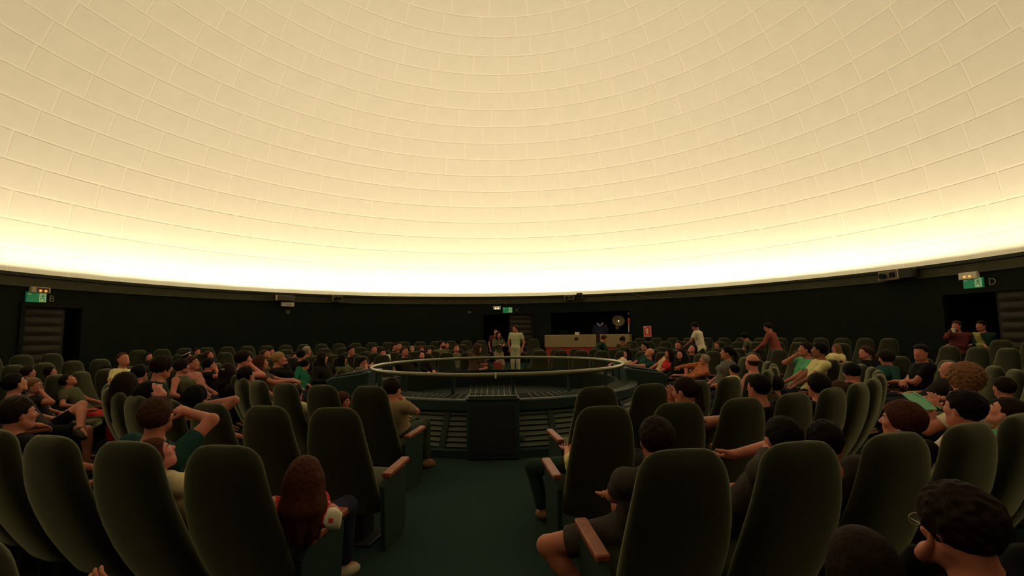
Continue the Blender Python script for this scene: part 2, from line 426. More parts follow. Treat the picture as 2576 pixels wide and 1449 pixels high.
# louver bays: stiles and slats on the sloping face, over the arc the camera side shows
NB = 22; da = 2*math.pi/NB
def cone_pt(t, a, off=0): 
    r = RB-.06+(RT-RB+.03)*t+off; return np.array([r*math.sin(a), r*math.cos(a), .115+.47*t])
st_m = MB(); 
def stile_mesh():
    m = MB(); w = .045; vs = []
    for t in (0, 1):
        for o in (-.05, .035):
            for s in (-1, 1):
                p = cone_pt(t, 0, o); vs.append((p[0]+s*w, p[1], p[2]))
    m.add(vs, [(2, 3, 7, 6), (0, 2, 6, 4), (3, 1, 5, 7), (4, 6, 7, 5), (0, 1, 3, 2), (1, 0, 4, 5)])
    return m.mesh('stile', M_stile)
STM = stile_mesh(); SLM = []
for k in range(7):
    t = (k+.55)/7.1; p = cone_pt(t, 0, 0); hw = p[1]*math.tan(da/2)-.05
    m = MB(); R = np.array(Matrix.Rotation(math.radians(-38), 3, 'X'))
    vs = []
    for sx in (-1, 0, 1):
        for (dy, dz) in ((-.034, -.006), (.034, -.006), (.034, .006), (-.034, .006)):
            q = R @ np.array([0, dy, dz]); yy = p[1] - (hw*abs(sx))**2/(2*p[1])
            vs.append((sx*hw, yy+q[1], p[2]+q[2]))
    fs = []
    for s in (0, 4):
        for i in range(4): j = (i+1) % 4; fs.append((s+i, s+j, s+4+j, s+4+i))
    fs += [(3, 2, 1, 0), (8, 9, 10, 11)]
    SLM.append(m.add(vs, fs).mesh('slat', M_slat))
for k in range(NB):
    a = k*da+math.pi
    if math.cos(a) > .35: continue
    s = link('stile', STM, pit); s.rotation_euler = (0, 0, -a)
    am = a+da/2
    if math.cos(am) < .3:
        for q in SLM: s = link('slat', q, pit); s.rotation_euler = (0, 0, -am)
# thin radial bars over the counter
rm = MB(); rm.tube([(0, RT+.035, .752), (0, RT-.03, .775), (0, 2.34, .79)], .003, 6); RODM = rm.mesh('rod', M_rod)
for k in range(150):
    a = 2*math.pi*(k+.5)/150
    if math.cos(a) < .55 and not (abs(a-math.pi) < .15): s = link('rod', RODM, pit); s.rotation_euler = (0, 0, -a)
for k in range(16):
    a = 2*math.pi*(k+.5)/16+.1
    MB().box((2.325*math.sin(a), 2.325*math.cos(a), .875), (.05, .04, .31), np.array(Matrix.Rotation(-a, 3, 'Z'))).build('upright', M_drum, pit)
# hand rail
RR, RH = 2.40, 1.07
rail = thing('handrail', 'pale green round metal handrail ringing the pit top', 'railing')
mb = MB(); mb.tube([(RR*math.sin(t), RR*math.cos(t), RH) for t in np.linspace(0, 2*math.pi, 160, endpoint=False)], .036, 12, True); mb.build('rail_tube', M_rail, rail, smooth=True)
pm = MB(); pm.tube([(0, 2.325, .97), (0, 2.34, 1.02), (0, RR-.01, RH-.03)], .013, 8); PMM = pm.mesh('bracket', M_rail)
for k in range(16): s = link('bracket', PMM, rail); s.rotation_euler = (0, 0, -(2*math.pi*(k+.5)/16+.1))
mb = MB(); a = az_x(1247, 940)
p = pix_depth(1247, 943, 7.05); mb.box((p[0], -RR-.034, RH), (.022, .02, .085)); mb.build('joint_clip', mat('clip_white', (.75, .72, .5), .4), rail, label='pale joint clip on the rail')

# control cabinet standing against the pit on the camera side
cx0, cx1 = pix_depth(1176, 1100, 6.55)[0], pix_depth(1306, 1100, 6.55)[0]; cx = (cx0+cx1)/2; cw = cx1-cx0
cab = thing('control_cabinet', 'dark perforated cabinet with a wire rack on top, against the pit', 'cabinet', (cx, -2.80, 0))
mb = MB(); mb.rbox((0, 0, .40), (cw, .34, .78), .012); mb.build('body', M_drum, cab)
M_perf = mat('perforated_sheet', (.010, .012, .008), .6, noise=.5, scale=220, bump=.4)
MB().rbox((0, -.172, .39), (cw-.10, .02, .66), .006).build('perforated_panel', M_perf, cab)
mb = MB(); mb.rbox((0, -.01, .80), (cw+.02, .36, .03), .008); mb.build('top', M_drum, cab)
n = 9
for k in range(n):
    x = -cw/2+.03+(cw-.06)*k/(n-1)
    MB().tube([(x, -.165, .818), (x, -.165, .845), (x*.97, -.02, .865), (x*.955, .14, .90), (x*.955, .15, .965)], .006, 6).build('rack_rod', M_rod, cab)
MB().tube([(-cw/2+.02, -.165, .842), (cw/2-.02, -.165, .842)], .006, 6).build('rack_bar', M_rod, cab)
MB().tube([(-cw/2+.04, -.02, .868), (cw/2-.04, -.02, .868)], .006, 6).build('rack_bar', M_rod, cab)
MB().rbox((0, -.16, .83), (cw-.06, .008, .03), .002).build('rack_plate', mat('rack_plate', (.045, .05, .022), .6), cab)
so = MB(); so.rbox((0, 0, 0), (.075, .03, .085), .006); so.rbox((0, -.018, 0), (.04, .012, .045), .004)
p = pix_depth(1312, 1098, 6.62); o = so.build('wall_socket', mat('socket_grey', (.07, .085, .06), .5)); o.location = (p[0], -2.815, p[2]); o['label'] = 'small grey socket box low on the pit louvers right of the cabinet'; o['category'] = 'socket'

p = pix_cyl(1251, 925, 2.47); r = thing('carrier_bag', 'red bag with green foot standing on the far rim of the pit', 'bag', (p[0], p[1], .752), 0)
MB().rbox((0, 0, .125), (.20, .10, .17), .012).build('body', mat('bag_red', (.30, .045, .04), .6), r); MB().rbox((0, 0, .022), (.21, .105, .044), .008).build('foot', mat('bag_green', (.04, .16, .06), .6), r)
MB().tube([(-.05, 0, .20), (-.04, 0, .27), (.04, 0, .27), (.05, 0, .20)], .006, 6).build('handle', M_black, r)
# padded side consoles of the pit (left and right)
for sg, lab in ((-1, 'dark green side console joined to the left of the round pit'), (1, 'dark green side console joined to the right of the round pit')):
    r = thing('side_console', lab, 'console', (sg*2.84, 0, 0), 0)
    mb = MB()
    prof = [(-.42, .02), (.34, .02), (.32, .86), (.24, .91), (-.42, 1.0), (-.46, .98)]
    rings = []
    for y in (-.55, -.52, .52, .55):
        q = .97 if abs(y) > .53 else 1
        rings.append([(sg*x*q, y, z*q) for x, z in prof])
    vs, fs = ring_stack(rings); mb.add(vs, [f[::-1] for f in fs] if sg < 0 else fs); mb.build('body', M_drum, r)
    for k, y in enumerate((-.27, .27)):
        MB().rbox((sg*-.08, y, .965), (.5, .48, .02), .006, np.array(Matrix.Rotation(sg*math.radians(8), 3, 'Y'))).build('top_panel', M_dark, r)
    MB().rbox((sg*.335, 0, .42), (.02, .95, .6), .006).build('front_panel', M_stile, r)

# ---------------------------------------------------------------- fixtures on the wall and ledge
M_white = mat('white_plastic', (.62, .58, .45), .5)
M_cream = mat('cream_plastic', (.45, .36, .24), .5)
M_sgreen = mat('sign_green', (.02, .30, .13), .5, emit=((.02, .30, .13), .12))
M_sglow = mat('sign_pale', (.45, .75, .40), .5, emit=((.45, .75, .40), .12))
M_letter = mat('letter_grey', (.16, .17, .11), .6)
M_red = mat('sign_red', (.62, .045, .035), .5)
def wall_frame(x, y, rho=WR-.005):
    p = wall_pt(x, y, rho); a = azi(p); return p, a, math.pi-a
def text_mesh(ch, size, m):
    c = bpy.data.curves.new('letter', 'FONT'); c.body = ch; c.size = size; c.extrude = .012; c.align_x = 'CENTER'; c.align_y = 'CENTER'
    o = bpy.data.objects.new('letter', c); COL.objects.link(o); bpy.context.view_layer.update()
    me = bpy.data.meshes.new_from_object(o.evaluated_get(bpy.context.evaluated_depsgraph_get())); bpy.data.objects.remove(o)
    me.materials.clear(); me.materials.append(m); return me
def s2m(px, p):  # pixels to metres at a point
    return px*((np.asarray(p)-CAM) @ CF)/FPX
# local frames: +y towards room centre, so +x runs to the viewer's left; mirror content accordingly
def exit_sign(x, y, wpx, hpx, where):
    p, a, rz = wall_frame(x, y); d = math.cos(math.atan2(*(p[:2]-CAM[:2]))-a)
    sc = 1.0; w, h = .42, .24
    r = thing('exit_sign', 'green emergency exit sign with running figure above the %s door' % where, 'sign', p, rz)
    MB().rbox((0, .03, 0), (w, .05, h), .006).build('panel', M_sgreen, r)
    MB().box((-w*.28, .0575, 0), (w*.34, .006, h*.84)).build('pictogram_field', M_sglow, r)
    m = MB(); cx = -w*.28   # running figure
    m.sphere((cx-.018, .062, .062), (.014, .004, .014), nu=8, nv=6)
    R = lambda an: np.array(Matrix.Rotation(math.radians(an), 3, 'Y'))
    m.box((cx, .062, .022), (.026, .006, .06), R(15)); m.box((cx+.03, .062, -.03), (.016, .006, .062), R(-45)); m.box((cx-.024, .062, -.024), (.016, .006, .05), R(40)); m.box((cx-.036, .062, -.06), (.014, .006, .045), R(-10))
    m.box((cx-.03, .062, .03), (.012, .006, .05), R(60)); m.box((cx+.03, .062, .03), (.012, .006, .05), R(-50))
    m.build('running_figure', M_sgreen, r)
    m = MB(); m.box((w*.32, .057, h*.28), (.05, .005, .016)); m.add([(w*.32+.025, .057, h*.28-.025), (w*.32+.025, .057, h*.28+.025), (w*.32+.05, .057, h*.28)], [(0, 1, 2)])
    m.build('arrow', M_sglow, r)
    return p
def emergency_light(x, y, where, glow, w=.34, h=.16, col=(1, .72, .3)):
    p, a, rz = wall_frame(x, y)
    r = thing('emergency_light', 'emergency light box with two glowing lamps above the %s door sign' % where, 'emergency light', p, rz)
    MB().rbox((0, .05, 0), (w, .10, h), .012).build('housing', M_white if where != 'left' else M_cream, r)
    if where == 'left': MB().rbox((-.03, .101, 0), (w*.66, .012, h*.8), .004).build('dark_lens', mat('lens_red_brown', (.06, .012, .006), .3), r)
    for s in (-1, 1):
        MB().sphere((s*.055-(.03 if where == 'left' else 0), .11, -.02), (.034, .014, .03), nu=10, nv=6).build('lamp', mat('lamp_'+where, col, .4, emit=(col, glow)), r, smooth=True)
exit_sign(88, 748, 52, 25, 'left'); exit_sign(1277, 780, 26, 13, 'far'); exit_sign(2452, 712, 52, 26, 'right')
emergency_light(96, 730, 'left', 1.0, .40, .14, (1, .30, .04)); emergency_light(1250, 775, 'far', 3.0, .32, .15); emergency_light(2442, 694, 'right', .7, .40, .17, (1, .5, .12))
for ch, x, y in (('B', 129, 752), ('A', 1300, 780), ('D', 2497, 709)):
    p, a, rz = wall_frame(x, y); o = link('letter', text_mesh(ch, .22 if ch != 'A' else .20, M_letter)); o['category'] = 'sign'
    o['label'] = 'grey letter %s on the dark wall beside the exit sign' % ch
    o.matrix_world = Matrix.Translation(Vector(p)) @ Matrix.Rotation(-a, 4, 'Z') @ Matrix.Rotation(math.pi/2, 4, 'X')
# white box lamp, shield, small box
p, a, rz = wall_frame(722, 766); r = thing('wall_lamp', 'white box lamp on the far left wall under the ledge', 'lamp', p, rz)
MB().rbox((0, .05, 0), (.44, .10, .155), .012).build('housing', M_white, r); MB().rbox((-.04, .103, -.02), (.20, .01, .03), .003).build('label_strip', mat('strip_grey', (.2, .18, .13), .5), r)
p, a, rz = wall_frame(724, 785); m = MB(); m.add(*ring_stack([[(x, y, z) for x, z in ((-.075, .07), (.075, .07), (.075, -.01), (.05, -.055), (0, -.085), (-.05, -.055), (-.075, -.01))] for y in (.004, .02)])); m.box((0, .022, 0), (.05, .006, .05))
o = m.build('wall_badge', mat('badge_grey', (.06, .065, .055), .6), loc=p, rz=rz); o['label'] = 'small grey shield plate on the wall below the white lamp'; o['category'] = 'plate'
p, a, rz = wall_frame(1181, 786); m = MB(); m.rbox((0, .03, 0), (.16, .06, .09), .01); m.rbox((0, .062, -.005), (.07, .01, .035), .004)
o = m.build('detector_box', mat('detector', (.085, .08, .045), .6), loc=p, rz=rz); o['label'] = 'small grey box on the wall left of the far door'; o['category'] = 'detector'
# fire extinguisher sign
p, a, rz = wall_frame(1629, 834); r = thing('fire_sign', 'red fire extinguisher sign with white pictogram on dark wall', 'sign', p, rz)
MB().rbox((0, .012, 0), (.30, .02, .44), .004).build('board', M_white, r); MB().box((0, .0235, 0), (.265, .004, .405)).build('red_field', M_red, r)
m = MB(); m.tube([(0, .03, -.10), (0, .03, .06)], .042, 10); m.sphere((0, .03, .06), (.042, .042, .035), nu=10, nv=6); m.box((0, .03, .11), (.03, .012, .03)); m.box((-.025, .03, .128), (.07, .012, .012)); m.tube([(.02, .03, .12), (.06, .03, .10), (.065, .03, .02)], .008, 6)
m.build('pictogram', M_white, r); m = MB(); m.box((.06, .028, .165), (.09, .006, .018)); m.box((0, .028, -.165), (.16, .006, .016)); m.build('strip', M_white, r)
# extinguisher on the booth jamb
p, a, rz = wall_frame(1583, 815); r = thing('wand', 'red and white striped rod hanging at the right edge of the booth opening', 'rod', p, rz)
MB().tube([(0, .05, .24), (0, .05, .03)], .04, 10).build('red_sleeve', M_red, r, smooth=False); MB().tube([(0, .05, .03), (.02, .05, -.33)], .024, 10).build('white_shaft', M_cream, r); MB().sphere((0, .05, .42), (.035, .035, .04)).build('tip', M_letter, r, smooth=True)
# control desk in front of the booth
M_beige = mat('desk_beige', (.27, .20, .105), .6, noise=.06, scale=5); M_dred = mat('desk_red', (.36, .035, .030), .7)
r = thing('control_desk', 'curved beige control desk with red lower front before the booth', 'desk')
KD = 10.75; a0, a1 = azi(wall_pt(1370, 855, KD)), azi(wall_pt(1583, 855, KD)); zt, zm, zb = wall_pt(1460, 842, KD)[2], wall_pt(1460, 873, KD)[2], .38
MB().lathe([(KD, zm), (KD, zt-.02), (KD+.02, zt), (WR-.02, zt), (WR-.02, zm), (KD, zm)], a0, a1, 14).build('upper_front', M_beige, r)
MB().lathe([(KD+.05, zb), (KD+.05, zm), (WR-.02, zm), (WR-.02, zb)], a0+.004, a1-.004, 14).build('lower_front', M_dred, r)
for a in (a0, a1):
    MB().add([(q*math.sin(a), q*math.cos(a), z) for q, z in ((KD, zm), (WR-.02, zm), (WR-.02, zt), (KD, zt))], [(0, 1, 2, 3)]).build('end_panel', M_beige, r)
p = wall_pt(1450, 852, KD-.012); o = MB().rbox((0, 0, 0), (.15, .02, .12), .004).build('desk_plate', mat('plate_brown', (.05, .022, .010), .6), r, loc=p, rz=math.pi-azi(p))
def on_desk(x, d=.18):
    p = wall_pt(x, 843, KD+d); return np.array([p[0], p[1], zt]), math.pi-azi(p)
p, rz = on_desk(1452); r = thing('paper_box', 'small white box standing on the beige control desk', 'box', p, rz); MB().rbox((0, 0, .05), (.18, .12, .10), .006).build('carton', M_white, r); MB().rbox((0, 0, .104), (.185, .125, .012), .004).build('lid', M_white, r)
p, rz = on_desk(1419, .22); r = thing('laptop', 'open laptop with dim blue screen at left of control desk', 'laptop', p, rz)
MB().rbox((0, 0, .012), (.34, .24, .022), .004).build('base', M_black, r); MB().rbox((0, .13, .10), (.34, .015, .2), .004, np.array(Matrix.Rotation(math.radians(-20), 3, 'X'))).build('lid', M_black, r)
MB().box((0, .122, .10), (.30, .004, .16), np.array(Matrix.Rotation(math.radians(-20), 3, 'X'))).build('screen', mat('screen_blue', (.05, .09, .3), .3, emit=((.10, .16, .5), .5)), r)
MB().box((0, -.0, .0245), (.28, .14, .004)).build('keyboard', mat('keys_blue', (.05, .08, .18), .5, emit=((.1, .16, .45), .25)), r)
# dish lamp in the booth and a hanging dark blue jacket with pale collar
p = wall_pt(1556, 808, WR+.35); rz = math.pi-azi(p); r = thing('dish_lamp', 'tan round dish on a stand inside the booth', 'lamp', (p[0], p[1], 0), rz)
Rd = np.array(Matrix.Rotation(math.radians(-25), 3, 'Y') @ Matrix.Rotation(math.radians(-60), 3, 'X')); m = MB(); prof = [(0, -.05), (.12, -.04), (.22, 0), (.26, .05), (.25, .055), (.21, .015), (.12, -.022), (0, -.03)]
vs = []; fs = []
for i in range(24):
    t = 2*math.pi*i/24
    for q, z in prof: vs.append(Rd @ np.array([q*math.cos(t), q*math.sin(t), z])+np.array([0, 0, p[2]]))
for i in range(24):
    j = (i+1) % 24
    for k in range(7): fs.append((i*8+k, j*8+k, j*8+k+1, i*8+k+1))
m.add(vs, fs).build('dish', mat('dish_tan', (.16, .13, .06), .5), r, smooth=True)
MB().sphere(Rd @ np.array([0, 0, .02])+np.array([0, 0, p[2]]), .028).build('bulb', mat('dish_bulb', (1, .9, .7), .4, emit=((1, .9, .6), 1.5)), r, smooth=True)
MB().tube([(0, -.08, p[2]-.05), (.06, -.10, p[2]-.28), (.10, -.10, p[2]-.33)], [.09, .08, .10], 10).build('neck', mat('dish_tan', (.16, .13, .06), .5), r, smooth=True)
MB().tube([(.10, -.10, p[2]-.33), (.10, -.10, BOT_K-.28)], .03, 10).build('stand', M_black, r)
p = wall_pt(1511, 826, WR+.35); rz = math.pi-azi(p); r = thing('jacket', 'dark blue jacket with pale collar hanging in the booth', 'jacket', p, rz)
M_navy = mat('navy_cloth', (.012, .014, .045), .9); rings = []
for z, w, d in ((-.42, .24, .10), (-.2, .24, .11), (0, .25, .11), (.14, .24, .10), (.2, .15, .08), (.23, .07, .06)): rings.append([(x, y, z) for x, y in sup(w, d, 2.6, 16)])
MB().add(*ring_stack(rings)).build('torso', M_navy, r, smooth=True)
for s in (-1, 1):
    MB().tube([(s*.22, .02, .14), (s*.29, .04, -.1), (s*.27, .08, -.34)], [.06, .055, .045], 10).build('sleeve', M_navy, r, smooth=True)
    MB().box((s*.07, .105, .17), (.035, .02, .17), np.array(Matrix.Rotation(math.radians(s*38), 3, 'Y'))).build('collar', mat('collar_pale', (.45, .45, .6), .7), r)
MB().tube([(0, 0, .22), (0, 0, TOP_K+.1-p[2])], .01, 6).build('hanger_cord', M_black, r)
# ledge equipment
def ledge_box(x, y, w, h, d, name, lab, colr, cat, extra=None):
    p = wall_pt(x, y, LEDGE_R-.01-d/2); rz = math.pi-azi(p); r = thing(name, lab, cat, (p[0], p[1], p[2]), rz)
    m = mat('kit_%s' % name+str(x), colr, .6); MB().rbox((0, 0, 0), (w, d, h), .012).build('case', m, r)
    MB().box((0, -d/2-.02, 0), (w*.6, .06, h*.5)).build('bracket', M_ledge, r)
    if extra: extra(r, w, h, d, m)
    return r
def proj_bits(r, w, h, d, m):
    MB().tube([(w*.2, d/2-.02, 0), (w*.2, d/2+.08, -.01)], h*.3, 14).build('lens', M_black, r); MB().rbox((-w*.25, d/2+.005, .01), (w*.3, .015, h*.5), .003).build('grille', M_black, r)
def plate_bits(r, w, h, d, m): MB().rbox((w/2+.03, d/2, .0), (.06, .02, h*.95), .004).build('white_plate', M_cream, r)
ledge_box(718, 750, .62, .20, .18, 'slide_projector', 'long grey projector box on the left far ledge', (.07, .06, .035), 'projector', plate_bits)
ledge_box(848, 752, .36, .26, .2, 'spot_projector', 'squat grey projector on ledge between white lamp and far door', (.08, .075, .035), 'projector', proj_bits)
ledge_box(1432, 749, .42, .22, .2, 'ledge_projector', 'olive projector on the ledge above the control booth', (.10, .085, .035), 'projector', proj_bits)
ledge_box(1458, 745, .24, .26, .16, 'ledge_speaker', 'dark small speaker beside the projector above the booth', (.035, .03, .018), 'speaker', proj_bits)
ledge_box(2240, 694, .50, .26, .24, 'large_projector', 'pale grey projector on the right ledge', (.15, .12, .08), 'projector', proj_bits)
ledge_box(2285, 687, .34, .26, .22, 'equipment_case', 'dark equipment case on the ledge beside the pale projector', (.02, .018, .012), 'case', plate_bits)
p = wall_pt(1272, 755, LEDGE_R-.01); m = MB(); m.tube([(0, 0, -.17), (0, 0, .15)], .012, 8); m.box((0, 0, -.17), (.05, .03, .03)); o = m.build('ledge_pipe', mat('pipe_grey', (.13, .12, .07), .5), loc=p); o['label'] = 'thin grey vertical pipe on the ledge above the far exit sign'; o['category'] = 'pipe'
pts = [wall_pt(x, y, LEDGE_R-.015) for x, y in ((1590, 738), (1600, 741), (1618, 746), (1640, 749), (1662, 750), (1690, 748.5))]
o = MB().tube(pts, .012, 6).build('ledge_cable', mat('cable_grey', (.12, .11, .06), .6)); o['label'] = 'thin cable drooping along the ledge right of the booth'; o['category'] = 'cable'
# ---------------------------------------------------------------- people: signed distance bodies meshed with surface nets
class Field:
    def __init__(s, lo, hi, h):
        s.h = h; s.lo = np.array(lo, float); n = np.ceil((np.array(hi)-s.lo)/h).astype(int)+1; s.n = n
        s.F = np.full(n, .2, np.float32); s.ax = [s.lo[i]+h*np.arange(n[i]) for i in range(3)]
    def sl(s, lo, hi):
        a = np.clip(np.floor((np.array(lo)-s.lo)/s.h).astype(int), 0, s.n); b = np.clip(np.ceil((np.array(hi)-s.lo)/s.h).astype(int)+1, 0, s.n)
        if (b <= a).any(): return None
        S = tuple(slice(a[i], b[i]) for i in range(3)); X, Y, Z = np.meshgrid(*[s.ax[i][S[i]] for i in range(3)], indexing='ij', sparse=True)
        return S, X, Y, Z
    def put(s, S, d, k, sub):
        A = s.F[S]
        if sub:
            d = -d; hh = np.maximum(k-np.abs(A-d), 0)/k; s.F[S] = np.maximum(A, d)+hh*hh*k*.25
        else:
            hh = np.maximum(k-np.abs(A-d), 0)/k; s.F[S] = np.minimum(A, d)-hh*hh*k*.25
    def cone(s, a, b, ra, rb, k=.02, tmax=None, sub=False):
        a = np.asarray(a, float); b = np.asarray(b, float); m = max(ra, rb)+k+2.5*s.h
        g = s.sl(np.minimum(a, b)-m, np.maximum(a, b)+m)
        if g is None: return
        S, X, Y, Z = g; ab = b-a; L2 = ab @ ab+1e-9; px, py, pz = X-a[0], Y-a[1], Z-a[2]
        tr = (px*ab[0]+py*ab[1]+pz*ab[2])/L2; t = np.clip(tr, 0, 1)
        d = np.sqrt((px-t*ab[0])**2+(py-t*ab[1])**2+(pz-t*ab[2])**2)-(ra+(rb-ra)*t)
        if tmax is not None: d = np.maximum(d, (tr-tmax)*math.sqrt(L2))
        s.put(S, d.astype(np.float32), k, sub)
    def ell(s, c, r, R=None, k=.02, sub=False):
        c = np.asarray(c, float); r = np.asarray(r, float); m = r.max()+k+2.5*s.h; g = s.sl(c-m, c+m)
        if g is None: return
        S, X, Y, Z = g; x, y, z = X-c[0], Y-c[1], Z-c[2]
        if R is not None: x, y, z = [R[0][i]*x+R[1][i]*y+R[2][i]*z for i in range(3)]
        k0 = np.sqrt((x/r[0])**2+(y/r[1])**2+(z/r[2])**2); k1 = np.sqrt((x/r[0]**2)**2+(y/r[1]**2)**2+(z/r[2]**2)**2)+1e-6
        s.put(S, (k0*(k0-1)/k1).astype(np.float32), k, sub)
    def plane(s, p, n):   # keep the side n points away from
        X, Y, Z = np.meshgrid(*s.ax, indexing='ij', sparse=True); s.F = np.maximum(s.F, ((X-p[0])*n[0]+(Y-p[1])*n[1]+(Z-p[2])*n[2]).astype(np.float32))
    def nets(s):
        F = s.F; n = s.n; ins = F < 0
        c = np.zeros(n-1, np.int8)
        offs = [(i, j, k) for i in (0, 1) for j in (0, 1) for k in (0, 1)]
        for i, j, k in offs: c += ins[i:n[0]-1+i, j:n[1]-1+j, k:n[2]-1+k]
        mix = (c > 0) & (c < 8); ijk = np.argwhere(mix)
        if len(ijk) == 0: return np.zeros((0, 3)), np.zeros((0, 4), int)
        idx = np.full(n-1, -1, np.int32); idx[mix] = np.arange(len(ijk))
        val = {o: F[ijk[:, 0]+o[0], ijk[:, 1]+o[1], ijk[:, 2]+o[2]] for o in offs}
        acc = np.zeros((len(ijk), 3)); cnt = np.zeros(len(ijk))
        for p in offs:
            for axx in range(3):
                if p[axx] == 0:
                    q = list(p); q[axx] = 1; q = tuple(q); a, b = val[p], val[q]; m = (a < 0) != (b < 0)
                    t = np.where(m, a/(a-b+1e-12), 0); pos = np.tile(np.array(p, float), (len(ijk), 1)); pos[:, axx] = t
                    acc += pos*m[:, None]; cnt += m
        V = s.lo+s.h*(ijk+acc/cnt[:, None]); Q = []
        for axx in range(3):
            u, v = (axx+1) % 3, (axx+2) % 3
            sa = [slice(1, n[d]-1) for d in range(3)]; sb = list(sa); sa[axx] = slice(0, n[axx]-1); sb[axx] = slice(1, n[axx])
            A, B = ins[tuple(sa)], ins[tuple(sb)]; e = np.argwhere(A != B)
            if len(e) == 0: continue
            base = e.copy(); base[:, u] += 1; base[:, v] += 1
            flip = A[tuple(e.T)]
            def I(du, dv):
                w = base.copy(); w[:, u] += du; w[:, v] += dv; return idx[tuple(w.T)]
            q = np.stack([I(-1, -1), I(0, -1), I(0, 0), I(-1, 0)], 1); q[~flip] = q[~flip][:, ::-1]; Q.append(q)
        Q = np.concatenate(Q); return V, Q[(Q >= 0).all(1)]

def head_prims(F, C, R, s, ears=True):
    T = lambda x, y, z: C+R @ (np.array([x, y, z])*s); E = lambda c, r, k=.02, sub=False: F.ell(T(*c), np.array(r)*s, R.T if False else R, k*s, sub)
    E((0, -.015, .030), (.074, .094, .084), .02); E((0, .022, -.030), (.060, .066, .086), .03)
    F.cone(T(-.02, .048, -.090), T(.02, .048, -.090), .026*s, .026*s, .03*s)
    F.cone(T(-.05, .0, -.055), T(-.025, .045, -.088), .022*s, .020*s, .03*s); F.cone(T(.05, .0, -.055), T(.025, .045, -.088), .022*s, .020*s, .03*s)
    if F.h < .02:
        F.cone(T(-.03, .074, .020), T(.03, .074, .020), .014*s, .014*s, .015*s)
        E((-.031, .092, .002), (.017, .012, .011), .012, True); E((.031, .092, .002), (.017, .012, .011), .012, True)
        E((-.042, .060, -.022), (.022, .024, .018), .02); E((.042, .060, -.022), (.022, .024, .018), .02)
        E((0, .083, -.056), (.024, .012, .012), .012)
    F.cone(T(0, .080, .012), T(0, .104, -.022), .008*s, .013*s, .012*s); E((0, .098, -.026), (.017, .012, .009), .01)
    if ears:
        for sx in (-1, 1): E((sx*.076, -.008, -.006), (.011, .021, .033), .008)
HAIRC = {}
def hair_geo(style, down, h, s):
    """hair in head-local coordinates; down = direction of gravity there"""
    key = (style, tuple(np.round(down*2).astype(int)), h)
    if key in HAIRC: return HAIRC[key]
    long = style in ('long', 'pony', 'longwavy'); dn = down*.32 if long else down*.1
    lo = np.array([-.15, -.19, -.16]); hi = np.array([.15, .13, .17])
    if long: lo = np.minimum(lo, dn+np.array([-.15, -.16, -.12])); hi = np.maximum(hi, dn+np.array([.15, .12, .06]))
    F = Field(lo, hi, h); X, Y, Z = np.meshgrid(*F.ax, indexing='ij')
    inf = dict(short=.016, buzz=.006, long=.016, longwavy=.020, curly=.034, bob=.020, pony=.010, fringe=.006, mop=.022, cap=.016)[style]
    rg = np.array([.074, .094, .084])+inf; P = np.stack([X, Y+.015, Z-.030]); k0 = np.sqrt(((P.T/rg).T**2).sum(0)); k1 = np.sqrt(((P.T/rg**2).T**2).sum(0))+1e-6
    d = k0*(k0-1)/k1
    if style in ('curly', 'longwavy', 'mop', 'short', 'bob'):
        a = dict(curly=.010, longwavy=.006, mop=.009, short=.0055, bob=.004)[style]; d = d+a*np.sin(X*95+2*np.sin(Z*60))*np.sin(Y*88+1.3)*np.sin(Z*92+X*30)
    if style == 'fringe': line = np.interp(Y, [-.12, -.03, 0, .012, .014, .1], [-.085, -.07, -.03, -.03, .3, .3]); d = np.maximum(d, Z-.035)
    elif style in ('bob', 'curly', 'mop'): line = np.interp(Y, [-.12, -.02, .02, .045, .07, .09, .12], [-.13, -.12, -.09, .0, .045, .052, .06])
    elif long: line = np.interp(Y, [-.12, -.02, .02, .04, .07, .09, .12], [-.12, -.11, -.06, .02, .052, .06, .07])
    else: line = np.interp(Y, [-.12, -.04, -.012, -.005, .025, .035, .07, .09, .12], [-.075, -.07, -.035, .012, .0, .04, .058, .062, .07])
    F.F = np.maximum(d, line-Z).astype(np.float32)
    if long:
        if style == 'pony':
            b = np.array([0, -.105, .03]); F.ell(b, (.03, .03, .03), None, .02); F.cone(b+np.array([0, -.02, 0]), b+dn*.5+np.array([0, -.035, 0]), .032, .028, .02); F.cone(b+dn*.5+np.array([0, -.035, 0]), b+dn*.85, .028, .008, .02)
        else:
            w = 1.25 if style == 'longwavy' else 1
            for x, y in ((-.066, -.01), (.066, -.01), (-.05, -.06), (.05, -.06), (0, -.085)):
                a = np.array([x, y, -.0]); m = a+dn*.45+np.array([x*.15, -.012, 0]); e = a+dn*(1.0 if y < 0 else .8)+np.array([x*.1*w, 0, 0])
                F.cone(a, m, .038*w, .040*w, .03); F.cone(m, e, .040*w, .016*w, .03)
            F.ell((0, .03, -.045), (.062, .075, .085), None, .01, True)
    r = F.nets(); HAIRC[key] = r; return r
HANDC = {}
